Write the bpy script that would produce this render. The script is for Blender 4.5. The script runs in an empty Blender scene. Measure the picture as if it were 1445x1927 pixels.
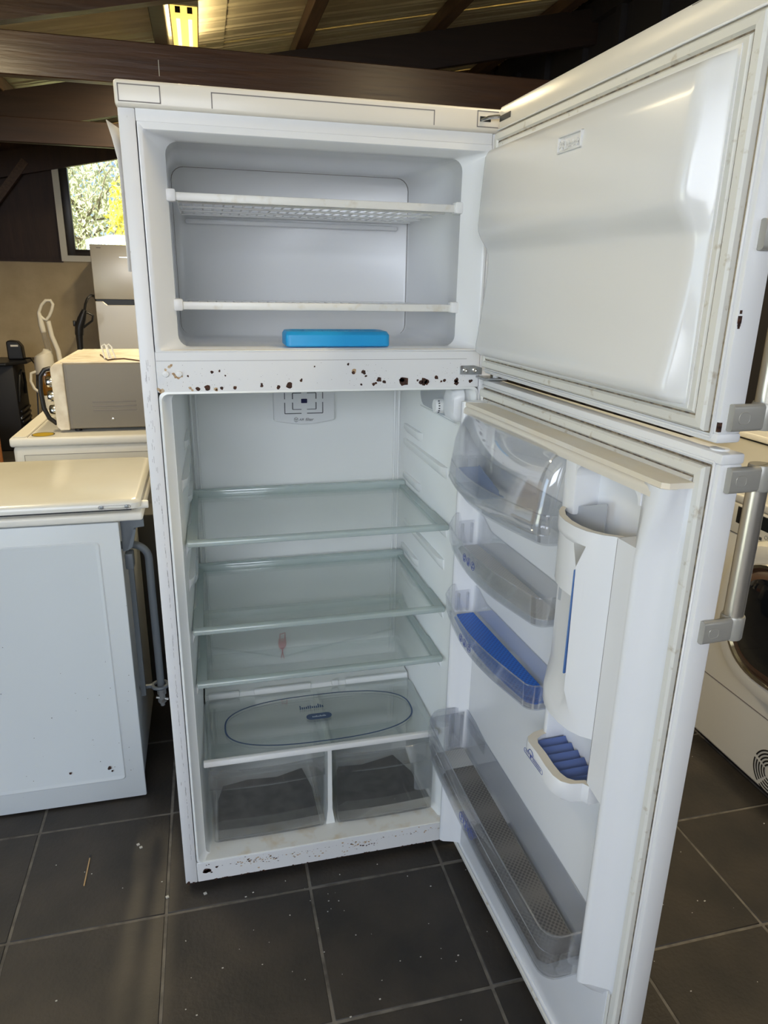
import bpy, bmesh, math, random
from mathutils import Vector, Matrix, Euler
random.seed(7)
PI = math.pi
S = bpy.context.scene
COL = S.collection

# ------------------------------------------------------------------ camera
cam_d = bpy.data.cameras.new('camera'); cam = bpy.data.objects.new('camera', cam_d); COL.objects.link(cam)
cam.location = (0.12362, -1.43575, 1.43852)
cam.rotation_euler = Euler((1.256516, -0.017436, -0.242077), 'XYZ')
cam_d.sensor_fit = 'HORIZONTAL'; cam_d.sensor_width = 36.0
cam_d.lens = 1321.395 / 1445.0 * 36.0
cam_d.clip_start = 0.02; cam_d.clip_end = 200
S.camera = cam

# ------------------------------------------------------------------ world, sun, daylight, exposure
W = bpy.data.worlds.new('world'); S.world = W; W.use_nodes = True
wn = W.node_tree.nodes; wl = W.node_tree.links
bg = wn['Background']
sky = wn.new('ShaderNodeTexSky'); sky.sky_type = 'HOSEK_WILKIE'; sky.turbidity = 4.0; sky.ground_albedo = 0.4
sky.sun_direction = (-0.35, -0.45, 0.82)
wl.new(sky.outputs[0], bg.inputs[0]); bg.inputs[1].default_value = 5.0

sun_d = bpy.data.lights.new('sun', 'SUN'); sun = bpy.data.objects.new('sun', sun_d); COL.objects.link(sun)
sun_d.energy = 34.0; sun_d.angle = 0.01; sun_d.color = (1.0, 0.95, 0.86)
sun.rotation_euler = Vector((0.40, 0.42, -0.82)).to_track_quat('-Z', 'Y').to_euler()

def area(name, loc, direction, sx, sy, energy, color):
    d = bpy.data.lights.new(name, 'AREA'); d.shape = 'RECTANGLE'; d.size = sx; d.size_y = sy
    d.energy = energy; d.color = color
    o = bpy.data.objects.new(name, d); COL.objects.link(o)
    o.location = loc; o.rotation_euler = Vector(direction).to_track_quat('-Z', 'Z').to_euler()
    return o
# daylight through the openings of the shed: a high front window to the left, another to the right, and the left doorway
area('window_daylight_left', (-1.05, -3.36, 1.84), (0, 1, 0), 2.3, .98, 58.0, (0.87, 0.91, 1.0))
area('window_daylight_right', (2.35, -3.36, 1.95), (0, 1, 0), 1.1, .75, 14.0, (0.84, 0.90, 1.0))
area('doorway_daylight', (-2.97, -1.75, 1.08), (1, 0, 0), 2.0, 1.6, 29.0, (0.54, 0.73, 1.0))

S.view_settings.view_transform = 'Standard'; S.view_settings.look = 'None'
S.view_settings.gamma = 1.0; S.view_settings.use_curve_mapping = False
S.view_settings.exposure = -0.04
S.cycles.transparent_max_bounces = 40
S.cycles.diffuse_bounces = 6; S.cycles.max_bounces = 14; S.cycles.glossy_bounces = 5

# ------------------------------------------------------------------ materials
def mat(name, col, rough=0.5, metal=0.0, spec=0.5, coat=0.0, noise=None, bump=None, emit=None, alpha_noise=None):
    m = bpy.data.materials.new(name); m.use_nodes = True
    nt = m.node_tree; b = nt.nodes['Principled BSDF']
    b.inputs['Base Color'].default_value = (*col, 1); b.inputs['Roughness'].default_value = rough
    b.inputs['Metallic'].default_value = metal; b.inputs['Specular IOR Level'].default_value = spec
    b.inputs['Coat Weight'].default_value = coat
    if noise or bump:
        tc = nt.nodes.new('ShaderNodeTexCoord')
    if noise:      # (scale, colour2, low, high, stretch)
        sc, c2, lo, hi = noise[:4]
        st = noise[4] if len(noise) > 4 else (1, 1, 1)
        mp = nt.nodes.new('ShaderNodeMapping'); mp.inputs['Scale'].default_value = st
        n = nt.nodes.new('ShaderNodeTexNoise'); n.inputs['Scale'].default_value = sc; n.inputs['Detail'].default_value = 6
        r = nt.nodes.new('ShaderNodeMapRange'); r.inputs[1].default_value = lo; r.inputs[2].default_value = hi
        mx = nt.nodes.new('ShaderNodeMix'); mx.data_type = 'RGBA'
        mx.inputs[6].default_value = (*col, 1); mx.inputs[7].default_value = (*c2, 1)
        nt.links.new(tc.outputs['Object'], mp.inputs[0]); nt.links.new(mp.outputs[0], n.inputs['Vector'])
        nt.links.new(n.outputs[0], r.inputs[0]); nt.links.new(r.outputs[0], mx.inputs[0])
        nt.links.new(mx.outputs[2], b.inputs['Base Color'])
    if bump:       # (scale, strength, stretch)
        mp2 = nt.nodes.new('ShaderNodeMapping'); mp2.inputs['Scale'].default_value = bump[2] if len(bump) > 2 else (1, 1, 1)
        n2 = nt.nodes.new('ShaderNodeTexNoise'); n2.inputs['Scale'].default_value = bump[0]; n2.inputs['Detail'].default_value = 5
        bp = nt.nodes.new('ShaderNodeBump'); bp.inputs['Strength'].default_value = bump[1]; bp.inputs['Distance'].default_value = 0.004
        nt.links.new(tc.outputs['Object'], mp2.inputs[0]); nt.links.new(mp2.outputs[0], n2.inputs['Vector'])
        nt.links.new(n2.outputs[0], bp.inputs['Height']); nt.links.new(bp.outputs[0], b.inputs['Normal'])
    if emit:
        b.inputs['Emission Color'].default_value = (*emit[0], 1); b.inputs['Emission Strength'].default_value = emit[1]
    return m

def clear(name, tint, refl=0.12, rough=0.05, haze=0.0, hazecol=(0.8, 0.8, 0.8), grain=None):
    """clear plastic or glass sheet: tinted see-through + surface reflection + a little haze"""
    m = bpy.data.materials.new(name); m.use_nodes = True
    nt = m.node_tree; nt.nodes.clear()
    out = nt.nodes.new('ShaderNodeOutputMaterial')
    tr = nt.nodes.new('ShaderNodeBsdfTransparent'); tr.inputs[0].default_value = (*tint, 1)
    gl = nt.nodes.new('ShaderNodeBsdfGlossy'); gl.inputs['Roughness'].default_value = rough
    gl.inputs[0].default_value = (1, 1, 1, 1)
    lw = nt.nodes.new('ShaderNodeLayerWeight'); lw.inputs[0].default_value = 0.35
    mr = nt.nodes.new('ShaderNodeMapRange'); mr.inputs[3].default_value = refl * 0.3; mr.inputs[4].default_value = min(1, refl * 4)
    mx = nt.nodes.new('ShaderNodeMixShader')
    nt.links.new(lw.outputs['Fresnel'], mr.inputs[0]); nt.links.new(mr.outputs[0], mx.inputs[0])
    base = tr
    if haze > 0:
        df = nt.nodes.new('ShaderNodeBsdfDiffuse'); df.inputs[0].default_value = (*hazecol, 1)
        m2 = nt.nodes.new('ShaderNodeMixShader'); m2.inputs[0].default_value = haze
        nt.links.new(tr.outputs[0], m2.inputs[1]); nt.links.new(df.outputs[0], m2.inputs[2]); base = m2
    nt.links.new(base.outputs[0], mx.inputs[1]); nt.links.new(gl.outputs[0], mx.inputs[2])
    nt.links.new(mx.outputs[0], out.inputs[0])
    return m

def leafmat(name, col):
    m = bpy.data.materials.new(name); m.use_nodes = True
    nt = m.node_tree; nt.nodes.clear()
    out = nt.nodes.new('ShaderNodeOutputMaterial'); a = nt.nodes.new('ShaderNodeBsdfDiffuse'); b = nt.nodes.new('ShaderNodeBsdfTranslucent'); mx = nt.nodes.new('ShaderNodeMixShader')
    a.inputs[0].default_value = (*col, 1); b.inputs[0].default_value = (*[c * 1.1 for c in col], 1); mx.inputs[0].default_value = .5
    nt.links.new(a.outputs[0], mx.inputs[1]); nt.links.new(b.outputs[0], mx.inputs[2]); nt.links.new(mx.outputs[0], out.inputs[0])
    return m

def dimpled(name, c1, c2, scale, rough=0.35):
    m = bpy.data.materials.new(name); m.use_nodes = True
    nt = m.node_tree; b = nt.nodes['Principled BSDF']; b.inputs['Roughness'].default_value = rough
    tc = nt.nodes.new('ShaderNodeTexCoord'); v = nt.nodes.new('ShaderNodeTexVoronoi'); v.inputs['Scale'].default_value = scale
    v.inputs['Randomness'].default_value = 0.0
    mp = nt.nodes.new('ShaderNodeMapping'); mp.inputs['Rotation'].default_value = (0, 0, 0.785)
    r = nt.nodes.new('ShaderNodeMapRange'); r.inputs[1].default_value = 0.25; r.inputs[2].default_value = 0.55
    mx = nt.nodes.new('ShaderNodeMix'); mx.data_type = 'RGBA'
    mx.inputs[6].default_value = (*c2, 1); mx.inputs[7].default_value = (*c1, 1)
    bp = nt.nodes.new('ShaderNodeBump'); bp.inputs['Strength'].default_value = 0.5; bp.inputs['Distance'].default_value = 0.001
    nt.links.new(tc.outputs['Object'], mp.inputs[0]); nt.links.new(mp.outputs[0], v.inputs['Vector'])
    nt.links.new(v.outputs['Distance'], r.inputs[0]); nt.links.new(r.outputs[0], mx.inputs[0])
    nt.links.new(mx.outputs[2], b.inputs['Base Color']); nt.links.new(v.outputs['Distance'], bp.inputs['Height'])
    nt.links.new(bp.outputs[0], b.inputs['Normal'])
    return m

M = {}
M['enamel'] = mat('white_enamel', (0.80, 0.80, 0.80), 0.32, bump=(120, 0.03))
M['enamel_side'] = mat('worn_white_enamel', (0.80, 0.80, 0.81), 0.38, noise=(160, (0.45, 0.43, 0.42), 0.70, 0.76, (1, 1, 0.25)))
M['cap'] = mat('cream_cap_plastic', (0.77, 0.72, 0.63), 0.30)
M['liner'] = mat('white_liner_plastic', (0.86, 0.875, 0.86), 0.22, bump=(4, 0.05))
M['fliner'] = mat('freezer_liner_plastic', (0.80, 0.81, 0.82), 0.22, bump=(5, 0.05))
M['sill'] = mat('stained_sill_plastic', (0.80, 0.79, 0.75), 0.35, noise=(22, (0.66, 0.55, 0.38), 0.52, 0.78))
M['yellowed'] = mat('yellowed_white_plastic', (0.80, 0.72, 0.58), 0.35, noise=(9, (0.80, 0.76, 0.68), 0.40, 0.65))
M['doorliner'] = mat('door_liner_plastic', (0.80, 0.81, 0.83), 0.22, bump=(5, 0.04))
M['fdoorliner'] = mat('freezer_door_liner_plastic', (0.79, 0.785, 0.77), 0.18, bump=(5, 0.06))
M['gasket'] = mat('grubby_rubber_seal', (0.72, 0.71, 0.66), 0.5, noise=(60, (0.40, 0.33, 0.22), 0.62, 0.80))
M['dirt'] = mat('dark_seal_grime', (0.10, 0.08, 0.06), 0.8, noise=(90, (0.32, 0.26, 0.18), 0.4, 0.65))
M['grime'] = mat('brown_grime', (0.42, 0.35, 0.25), 0.8, noise=(120, (0.22, 0.15, 0.08), 0.5, 0.75))
M['rust'] = mat('dark_rust', (0.035, 0.015, 0.010), 0.85, noise=(200, (0.10, 0.035, 0.015), 0.45, 0.7))
M['rust_light'] = mat('orange_rust_stain', (0.42, 0.25, 0.12), 0.8, noise=(140, (0.60, 0.48, 0.33), 0.4, 0.65))
M['scratchgrey'] = mat('faint_grey_scratch', (0.38, 0.37, 0.37), 0.7)
M['seam'] = mat('dark_seam_line', (0.22, 0.20, 0.19), 0.7)
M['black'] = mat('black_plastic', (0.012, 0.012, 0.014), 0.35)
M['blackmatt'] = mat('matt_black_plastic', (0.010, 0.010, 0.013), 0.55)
M['steel'] = mat('zinc_steel', (0.42, 0.44, 0.45), 0.38, metal=0.85, noise=(50, (0.25, 0.22, 0.19), 0.55, 0.75))
M['bright'] = mat('bright_metal', (0.80, 0.80, 0.78), 0.18, metal=1.0)
M['bracket'] = mat('silver_grey_bracket_plastic', (0.40, 0.385, 0.345), 0.36, metal=0.25)
M['grip'] = mat('brushed_satin_bar', (0.60, 0.565, 0.50), 0.32, metal=0.85, bump=(300, 0.04, (1, 1, 0.02)))
M['wire'] = mat('white_coated_wire', (0.82, 0.82, 0.81), 0.35)
M['shelfbar'] = mat('aged_white_shelf_bar', (0.80, 0.79, 0.75), 0.35, noise=(40, (0.68, 0.63, 0.53), 0.55, 0.75))
M['glass'] = clear('green_shelf_glass', (0.980, 0.994, 0.987), 0.14, 0.03, 0.10, (0.80, 0.90, 0.87))
M['glass_trim'] = clear('frosted_shelf_trim', (0.88, 0.93, 0.92), 0.16, 0.15, 0.42, (0.74, 0.83, 0.81))
M['clearplastic'] = clear('clear_bin_plastic', (0.975, 0.978, 0.985), 0.11, 0.06, 0.03, (0.70, 0.72, 0.76))
M['smoke'] = clear('smoky_bin_plastic', (0.945, 0.95, 0.96), 0.11, 0.06, 0.06, (0.55, 0.57, 0.60))
M['drawer'] = clear('clear_drawer_plastic', (0.955, 0.96, 0.96), 0.10, 0.05, 0.03, (0.60, 0.62, 0.64))
M['window_glass'] = clear('window_glass', (0.97, 0.98, 0.97), 0.12, 0.02, 0.02, (0.8, 0.8, 0.8))
M['filter'] = mat('pale_filter_plastic', (0.76, 0.77, 0.77), 0.4)
M['blueled'] = mat('dark_blue_button', (0.010, 0.012, 0.06), 0.3)
M['ink'] = mat('dark_print', (0.06, 0.065, 0.07), 0.5)
M['blueink'] = mat('blue_print', (0.045, 0.075, 0.32), 0.5)
M['greyblueink'] = mat('grey_blue_print', (0.06, 0.10, 0.19), 0.5)
M['whiteink'] = mat('white_print', (0.6, 0.66, 0.74), 0.5)
M['icepack'] = mat('blue_icepack_plastic', (0.008, 0.33, 0.70), 0.4, bump=(30, 0.1))
M['red'] = mat('red_plastic', (0.62, 0.022, 0.045), 0.4)
M['bluemat'] = dimpled('blue_dimpled_mat', (0.012, 0.17, 0.72), (0.005, 0.07, 0.44), 140)
M['greymat'] = dimpled('grey_dimpled_mat', (0.23, 0.215, 0.20), (0.11, 0.105, 0.10), 150)
M['silvermat'] = dimpled('silver_dimpled_mat', (0.56, 0.56, 0.55), (0.44, 0.44, 0.44), 190)
M['foam'] = mat('dark_grey_foam', (0.125, 0.118, 0.108), 0.9, noise=(30, (0.085, 0.08, 0.075), 0.4, 0.65))
M['reservoir'] = mat('dispenser_plastic', (0.79, 0.80, 0.82), 0.25)
M['shaded_grey'] = mat('shaded_grey_plastic', (0.42, 0.44, 0.47), 0.4)  # white plastic with its shade put into the grey
M['traygrille'] = mat('blue_grey_grille', (0.10, 0.15, 0.36), 0.22)
M['bluestrip'] = mat('blue_level_window', (0.10, 0.20, 0.46), 0.2)
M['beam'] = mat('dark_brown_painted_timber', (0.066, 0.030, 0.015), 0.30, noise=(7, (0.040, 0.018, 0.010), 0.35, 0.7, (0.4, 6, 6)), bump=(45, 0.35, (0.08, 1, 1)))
M['beam_shaded'] = mat('shaded_brown_timber', (0.024, 0.0115, 0.007), 0.5, noise=(7, (0.016, 0.008, 0.005), 0.35, 0.7, (0.4, 6, 6)), bump=(45, 0.35, (0.08, 1, 1)))  # dark copy of the beam timber, shade around the rear lamp in its colour
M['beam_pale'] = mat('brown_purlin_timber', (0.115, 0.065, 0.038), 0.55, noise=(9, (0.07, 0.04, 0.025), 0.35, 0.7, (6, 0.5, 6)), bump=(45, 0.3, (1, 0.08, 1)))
M['cladding'] = mat('dark_brown_cladding', (0.052, 0.026, 0.018), 0.6, noise=(5, (0.034, 0.018, 0.014), 0.35, 0.7, (4, 4, 0.5)), bump=(60, 0.3, (1, 1, 0.1)))
M['navyclad'] = mat('near_black_cladding', (0.026, 0.022, 0.024), 0.6, noise=(5, (0.018, 0.016, 0.020), 0.35, 0.7, (4, 4, 0.5)))
M['render'] = mat('beige_rendered_wall', (0.56, 0.46, 0.31), 0.9, noise=(6, (0.46, 0.37, 0.24), 0.35, 0.75), bump=(45, 0.5))
M['roof'] = mat('dusty_pale_roof_sheet', (0.70, 0.63, 0.43), 0.38, noise=(3, (0.55, 0.48, 0.32), 0.35, 0.7, (0.3, 4, 4)))
M['white_timber'] = mat('white_painted_timber', (0.74, 0.71, 0.63), 0.45)
M['winframe'] = mat('dark_brown_window_frame', (0.022, 0.015, 0.011), 0.35)
M['tile'] = mat('dark_stone_floor_tile', (0.047, 0.0385, 0.031), 0.55, noise=(6, (0.025, 0.022, 0.0195), 0.36, 0.66), bump=(95, 0.28))
M['grout'] = mat('pale_grout', (0.17, 0.155, 0.135), 0.9, noise=(25, (0.075, 0.068, 0.06), 0.4, 0.7))
M['paper'] = mat('white_paper', (0.80, 0.78, 0.75), 0.6)
M['crumb'] = mat('pale_crumbs', (0.55, 0.54, 0.50), 0.8)
M['match'] = mat('bare_match_wood', (0.50, 0.33, 0.16), 0.7)
M['leaf_yellow'] = leafmat('yellow_green_leaf', (0.66, 0.62, 0.14))
M['leaf_pale'] = leafmat('pale_grey_green_leaf', (0.48, 0.50, 0.36))
M['leaf_dark'] = leafmat('blue_green_leaf', (0.24, 0.32, 0.28))
M['bark'] = mat('grey_bark', (0.16, 0.14, 0.11), 0.9)
M['grass'] = mat('rough_grass', (0.30, 0.33, 0.14), 0.9, noise=(3, (0.45, 0.42, 0.25), 0.4, 0.7))
M['whitegoods'] = mat('warm_white_appliance_paint', (0.80, 0.78, 0.72), 0.35)
M['cooker'] = mat('scuffed_white_cooker_enamel', (0.70, 0.74, 0.76), 0.40, noise=(45, (0.20, 0.17, 0.14), 0.735, 0.77), bump=(60, 0.03))
M['cookerlid'] = mat('cream_cooker_lid_enamel', (0.74, 0.735, 0.69), 0.20, noise=(3, (0.69, 0.67, 0.60), 0.4, 0.7))
M['mw'] = mat('champagne_oven_steel', (0.215, 0.19, 0.15), 0.42, metal=0.5)
M['mwtop'] = mat('dusty_oven_top', (0.80, 0.74, 0.62), 0.5, noise=(14, (0.62, 0.53, 0.40), 0.45, 0.7))
M['graphite'] = mat('graphite_grey_paint', (0.05, 0.049, 0.047), 0.5)
M['galv'] = mat('galvanised_gas_pipe', (0.15, 0.17, 0.19), 0.5, metal=0.3)
M['sticker'] = mat('yellow_sticker', (0.70, 0.47, 0.04), 0.5)
M['amber'] = clear('amber_tank', (0.62, 0.36, 0.05), 0.14, 0.05, 0.25, (0.45, 0.25, 0.03))
M['vacuum'] = mat('pale_grey_vacuum_plastic', (0.74, 0.71, 0.64), 0.35)
M['orangewood'] = mat('orange_brown_wood', (0.42, 0.16, 0.05), 0.5, noise=(6, (0.32, 0.11, 0.03), 0.4, 0.7, (6, 6, 0.6)))
M['steelfridge'] = mat('pale_steel_fridge_door', (0.62, 0.58, 0.51), 0.30, metal=0.3)
M['darkglass'] = mat('dark_door_glass', (0.006, 0.008, 0.012), 0.08, coat=0.3)
M['chrome'] = mat('chrome_ring', (0.75, 0.72, 0.66), 0.14, metal=1.0)
M['display'] = mat('black_display', (0.012, 0.016, 0.02), 0.12)
M['copper'] = mat('brown_cable', (0.10, 0.05, 0.03), 0.5)
M['lamp'] = mat('lit_lamp_diffuser', (0.85, 0.75, 0.5), 0.4, emit=((1.0, 0.66, 0.14), 1.55))
M['tube'] = mat('lit_tube', (1, 0.9, 0.6), 0.4, emit=((1.0, 0.80, 0.30), 3.0))
M['lampbody'] = mat('grey_lamp_body', (0.45, 0.44, 0.40), 0.6)

# ------------------------------------------------------------------ mesh builder
class MB:
    def __init__(self): self.v = []; self.f = []; self.sm = []
    def add(self, vs, fs, smooth=False):
        o = len(self.v); self.v += [tuple(p) for p in vs]
        self.f += [tuple(i + o for i in f) for f in fs]; self.sm += [smooth] * len(fs)
        return self
    def box(self, x0, x1, y0, y1, z0, z1, b=0.0, seg=2):
        if x0 > x1: x0, x1 = x1, x0
        if y0 > y1: y0, y1 = y1, y0
        if z0 > z1: z0, z1 = z1, z0
        if b <= 0:
            vs = [(x0, y0, z0), (x1, y0, z0), (x1, y1, z0), (x0, y1, z0), (x0, y0, z1), (x1, y0, z1), (x1, y1, z1), (x0, y1, z1)]
            return self.add(vs, [(3, 2, 1, 0), (4, 5, 6, 7), (0, 1, 5, 4), (1, 2, 6, 5), (2, 3, 7, 6), (3, 0, 4, 7)])
        b = min(b, (x1 - x0) * .49, (y1 - y0) * .49, (z1 - z0) * .49)
        bm = bmesh.new(); bmesh.ops.create_cube(bm, size=1)
        for v in bm.verts:
            v.co = Vector(((x0 + x1) / 2 + v.co.x * (x1 - x0), (y0 + y1) / 2 + v.co.y * (y1 - y0), (z0 + z1) / 2 + v.co.z * (z1 - z0)))
        bmesh.ops.bevel(bm, geom=bm.edges[:], offset=b, segments=seg, profile=0.5, affect='EDGES')
        bm.verts.index_update()
        self.add([v.co[:] for v in bm.verts], [[v.index for v in f.verts] for f in bm.faces], True); bm.free()
        return self
    def obox(self, c, ax, ay, az, b=0.0):
        """oriented box: centre and three half-axis vectors"""
        m = MB(); m.box(-1, 1, -1, 1, -1, 1) if b <= 0 else None
        c = Vector(c); ax = Vector(ax); ay = Vector(ay); az = Vector(az)
        if b > 0:
            m.box(-ax.length, ax.length, -ay.length, ay.length, -az.length, az.length, b)
            ax, ay, az = ax.normalized(), ay.normalized(), az.normalized()
        return self.add([c + ax * p[0] + ay * p[1] + az * p[2] for p in m.v], m.f, b > 0)
    def prism(self, poly, lo, hi, axis='Z', smooth=False):
        """poly in the plane normal to axis: Z->(x,y) Y->(x,z) X->(y,z)"""
        def P(a, b, h): return (a, b, h) if axis == 'Z' else ((a, h, b) if axis == 'Y' else (h, a, b))
        n = len(poly)
        vs = [P(a, b, lo) for a, b in poly] + [P(a, b, hi) for a, b in poly]
        self.add(vs[:n] + vs[n:], [tuple(range(n - 1, -1, -1)), tuple(range(n, 2 * n))])
        self.add(vs, [(i, (i + 1) % n, n + (i + 1) % n, n + i) for i in range(n)], smooth)
        return self
    def loft(self, rings, closed=True, cap0=False, cap1=False, smooth=True):
        n = len(rings[0]); vs = [p for r in rings for p in r]; fs = []
        m = n if closed else n - 1
        for k in range(len(rings) - 1):
            for i in range(m):
                j = (i + 1) % n
                fs.append((k * n + i, k * n + j, (k + 1) * n + j, (k + 1) * n + i))
        self.add(vs, fs, smooth)
        if cap0: self.add(rings[0], [tuple(range(n - 1, -1, -1))])
        if cap1: self.add(rings[-1], [tuple(range(n))])
        return self
    def tube(self, pts, r, n=8, cap=True, closed=False):
        pts = [Vector(p) for p in pts]; rings = []
        up = Vector((0, 0, 1)); k = len(pts); prev = None
        for i, p in enumerate(pts):
            if closed: t = pts[(i + 1) % k] - pts[i - 1]
            else: t = pts[min(i + 1, k - 1)] - pts[max(i - 1, 0)]
            t.normalize()
            a = prev if prev is not None else (up if abs(t.dot(up)) < 0.9 else Vector((1, 0, 0)))
            a = (a - t * a.dot(t)).normalized(); prev = a; b = t.cross(a)
            rr = r[i] if isinstance(r, (list, tuple)) else r
            rings.append([p + (a * math.cos(2 * PI * j / n) + b * math.sin(2 * PI * j / n)) * rr for j in range(n)])
        if closed: rings.append(rings[0])
        return self.loft(rings, True, cap and not closed, cap and not closed)
    def lathe(self, prof, c=(0, 0, 0), axis='Z', n=24, cap=True):
        """prof: (radius, height) pairs along axis"""
        def P(r, h, a):
            x, y = r * math.cos(a), r * math.sin(a)
            q = (x, y, h) if axis == 'Z' else ((x, h, y) if axis == 'Y' else (h, x, y))
            return (q[0] + c[0], q[1] + c[1], q[2] + c[2])
        rings = [[P(r, h, 2 * PI * i / n) for i in range(n)] for r, h in prof]
        return self.loft(rings, True, cap, cap)
    def obj(self, name, m, parent=None, mtx=None, kind=None, label=None, flip=True):
        me = bpy.data.meshes.new(name); me.from_pydata(self.v, [], self.f)
        me.polygons.foreach_set('use_smooth', self.sm); me.materials.append(M[m] if isinstance(m, str) else m)
        if flip:
            bm = bmesh.new(); bm.from_mesh(me); bmesh.ops.remove_doubles(bm, verts=bm.verts[:], dist=1e-6)
            bmesh.ops.recalc_face_normals(bm, faces=bm.faces[:]); bm.to_mesh(me); bm.free()
        if any(self.sm): me.set_sharp_from_angle(angle=math.radians(38))
        o = bpy.data.objects.new(name, me); COL.objects.link(o)
        if mtx is not None: o.matrix_world = mtx
        if parent is not None: par(o, parent)
        if kind: o['kind'] = kind
        if label: o['label'] = label
        return o

def par(o, p):
    mw = o.matrix_basis.copy() if o.parent is None else o.matrix_world.copy()
    o.parent = p
    o.matrix_parent_inverse = WM(p).inverted()
    o.matrix_basis = mw
def WM(o):
    if o.parent is None: return o.matrix_basis.copy()
    return WM(o.parent) @ o.matrix_parent_inverse @ o.matrix_basis
def thing(name, label, cat, loc, group=None):
    o = bpy.data.objects.new(name, None); COL.objects.link(o); o.location = loc; o.empty_display_size = 0.05
    o['label'] = label; o['category'] = cat
    if group: o['group'] = group
    return o
def tag(o, label, cat, group=None):
    o['label'] = label; o['category'] = cat
    if group: o['group'] = group
    return o
def rrect(x0, x1, z0, z1, r, n=5):
    pts = []
    for cx, cz, a in ((x1 - r, z1 - r, 0), (x0 + r, z1 - r, 90), (x0 + r, z0 + r, 180), (x1 - r, z0 + r, 270)):
        for k in range(n + 1):
            t = math.radians(a + 90 * k / n); pts.append((cx + r * math.cos(t), cz + r * math.sin(t)))
    return pts
def text_obj(name, body, size, mtx, m, parent, ext=0.0002, shear=0.0):
    cu = bpy.data.curves.new(name, 'FONT'); cu.body = body; cu.size = size; cu.align_x = 'CENTER'; cu.align_y = 'CENTER'; cu.extrude = ext; cu.shear = shear
    t = bpy.data.objects.new(name, cu); COL.objects.link(t)
    bpy.context.view_layer.update()
    me = bpy.data.meshes.new_from_object(t.evaluated_get(bpy.context.evaluated_depsgraph_get()))
    bpy.data.objects.remove(t); me.name = name; me.materials.clear(); me.materials.append(M[m])
    o = bpy.data.objects.new(name, me); COL.objects.link(o); o.matrix_world = mtx
    if parent is not None: par(o, parent)
    return o
def struct(o): o['kind'] = 'structure'; return o
def blob(mb, x, z, r, y, n=9, jag=0.45, sx=1.0):
    pts = []
    for k in range(n):
        a = 2 * PI * k / n; rr = r * (1 - jag * random.random())
        pts.append((x + rr * math.cos(a) * sx, z + rr * math.sin(a)))
    vs = [(p[0], y, p[1]) for p in pts]
    mb.add([(x, y, z)] + vs, [(0, 1 + (k + 1) % n, 1 + k) for k in range(n)])

# ================================================================== STRUCTURE
def roof_z(x): return 2.88 + 0.203 * x
XL, XR, YF, YB = -3.0, 3.1, -3.4, 6.0

# --- floor with separate tiles
fl = struct(MB().box(XL - .1, XR + .1, YF - .1, YB + .1, -0.08, -0.002).obj('floor', 'grout'))
P_ = 0.345; G_ = 0.0035
far = MB(); tiles = 0
tile_meshes = []
for k in range(6):
    t = MB(); h = P_ / 2 - G_
    t.box(-h, h, -h, h, -0.008, 0.0, 0.0015, 1)
    o = t.obj('tile', 'tile'); me = o.data; bpy.data.objects.remove(o); tile_meshes.append(me)
for i in range(-9, 10):
    for j in range(-10, 19):
        cx = -0.0455 + (i + .5) * P_; cy = -0.06 + (j + .5) * P_
        if cx < XL or cx > XR or cy < YF or cy > YB: continue
        if -1.2 < cx < 2.0 and -1.35 < cy < 1.75 or (cx < -.9 and cx > -2.4 and cy > 3.2):
            o = bpy.data.objects.new('tile', random.choice(tile_meshes)); COL.objects.link(o)
            o.location = (cx, cy, random.uniform(-0.0006, 0.0004)); o.rotation_euler = (random.uniform(-.0015, .0015), random.uniform(-.0015, .0015), random.choice((0, PI / 2, PI)))
            par(o, fl); tiles += 1
        else:
            h = P_ / 2 - G_; far.box(cx - h, cx + h, cy - h, cy + h, -0.008, 0.0)
far.obj('outer_tiles', 'tile', fl, kind='stuff')

# --- rear wall: beige render below, dark boards above, with a window opening
wb = struct(MB().box(XL, XR, YB, YB + .15, 0, 1.585).obj('wall_back', 'render'))
WX0, WX1, WZ0, WZ1 = -1.12, 0.30, 1.585, 2.62
up = MB()
up.box(XL, WX0, YB + .05, YB + .12, 1.585, 3.6).box(WX1, XR, YB + .05, YB + .12, 1.585, 3.6).box(WX0, WX1, YB + .05, YB + .12, WZ1, 3.6)
up.obj('cladding', 'cladding', wb)
for x in [-2.9 + .6 * k for k in range(3)] + [-1.69, .62, 1.25, 1.85, 2.45, 3.0]:
    MB().box(x - .03, x + .03, YB - .03, YB + .05, 1.60, roof_z(x) - .02, .003, 1).obj('stud', 'cladding', wb)
br = MB(); br.obox((-1.62, YB - .03, 2.05), (.30, 0, .36), (0, .03, 0), (-.025, 0, .021)); br.obj('brace', 'beam_pale', wb)
MB().box(XL, WX0 + .01, YB - .012, YB + .05, 1.575, 1.60).obj('wall_plate', 'cladding', wb)
# --- window
w1 = struct(MB().box(WX0, WX0 + .055, YB - .02, YB + .1, WZ0, WZ1).box(WX0 + .055, WX1 - .055, YB - .02, YB + .1, WZ0, WZ0 + .052)
            .box(WX1 - .055, WX1, YB - .02, YB + .1, WZ0, WZ1).box(WX0 + .055, WX1 - .055, YB - .02, YB + .1, WZ1 - .05, WZ1).obj('window_1', 'white_timber'))
fx0, fx1, fz0, fz1 = WX0 + .055, WX1 - .055, WZ0 + .052, WZ1 - .05
MB().box(fx0, fx0 + .07, YB, YB + .07, fz0, fz1, .004).box(fx1 - .07, fx1, YB, YB + .07, fz0, fz1, .004).box(fx0 + .065, fx1 - .065, YB, YB + .07, fz0, fz0 + .055, .004)\
    .box(fx0 + .065, fx1 - .065, YB, YB + .07, fz1 - .055, fz1, .004).obj('window_frame', 'winframe', w1)
MB().box(-.33, -.27, YB, YB + .07, fz0 + .05, fz1 - .05, .004).obj('mullion', 'winframe', w1)
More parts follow.
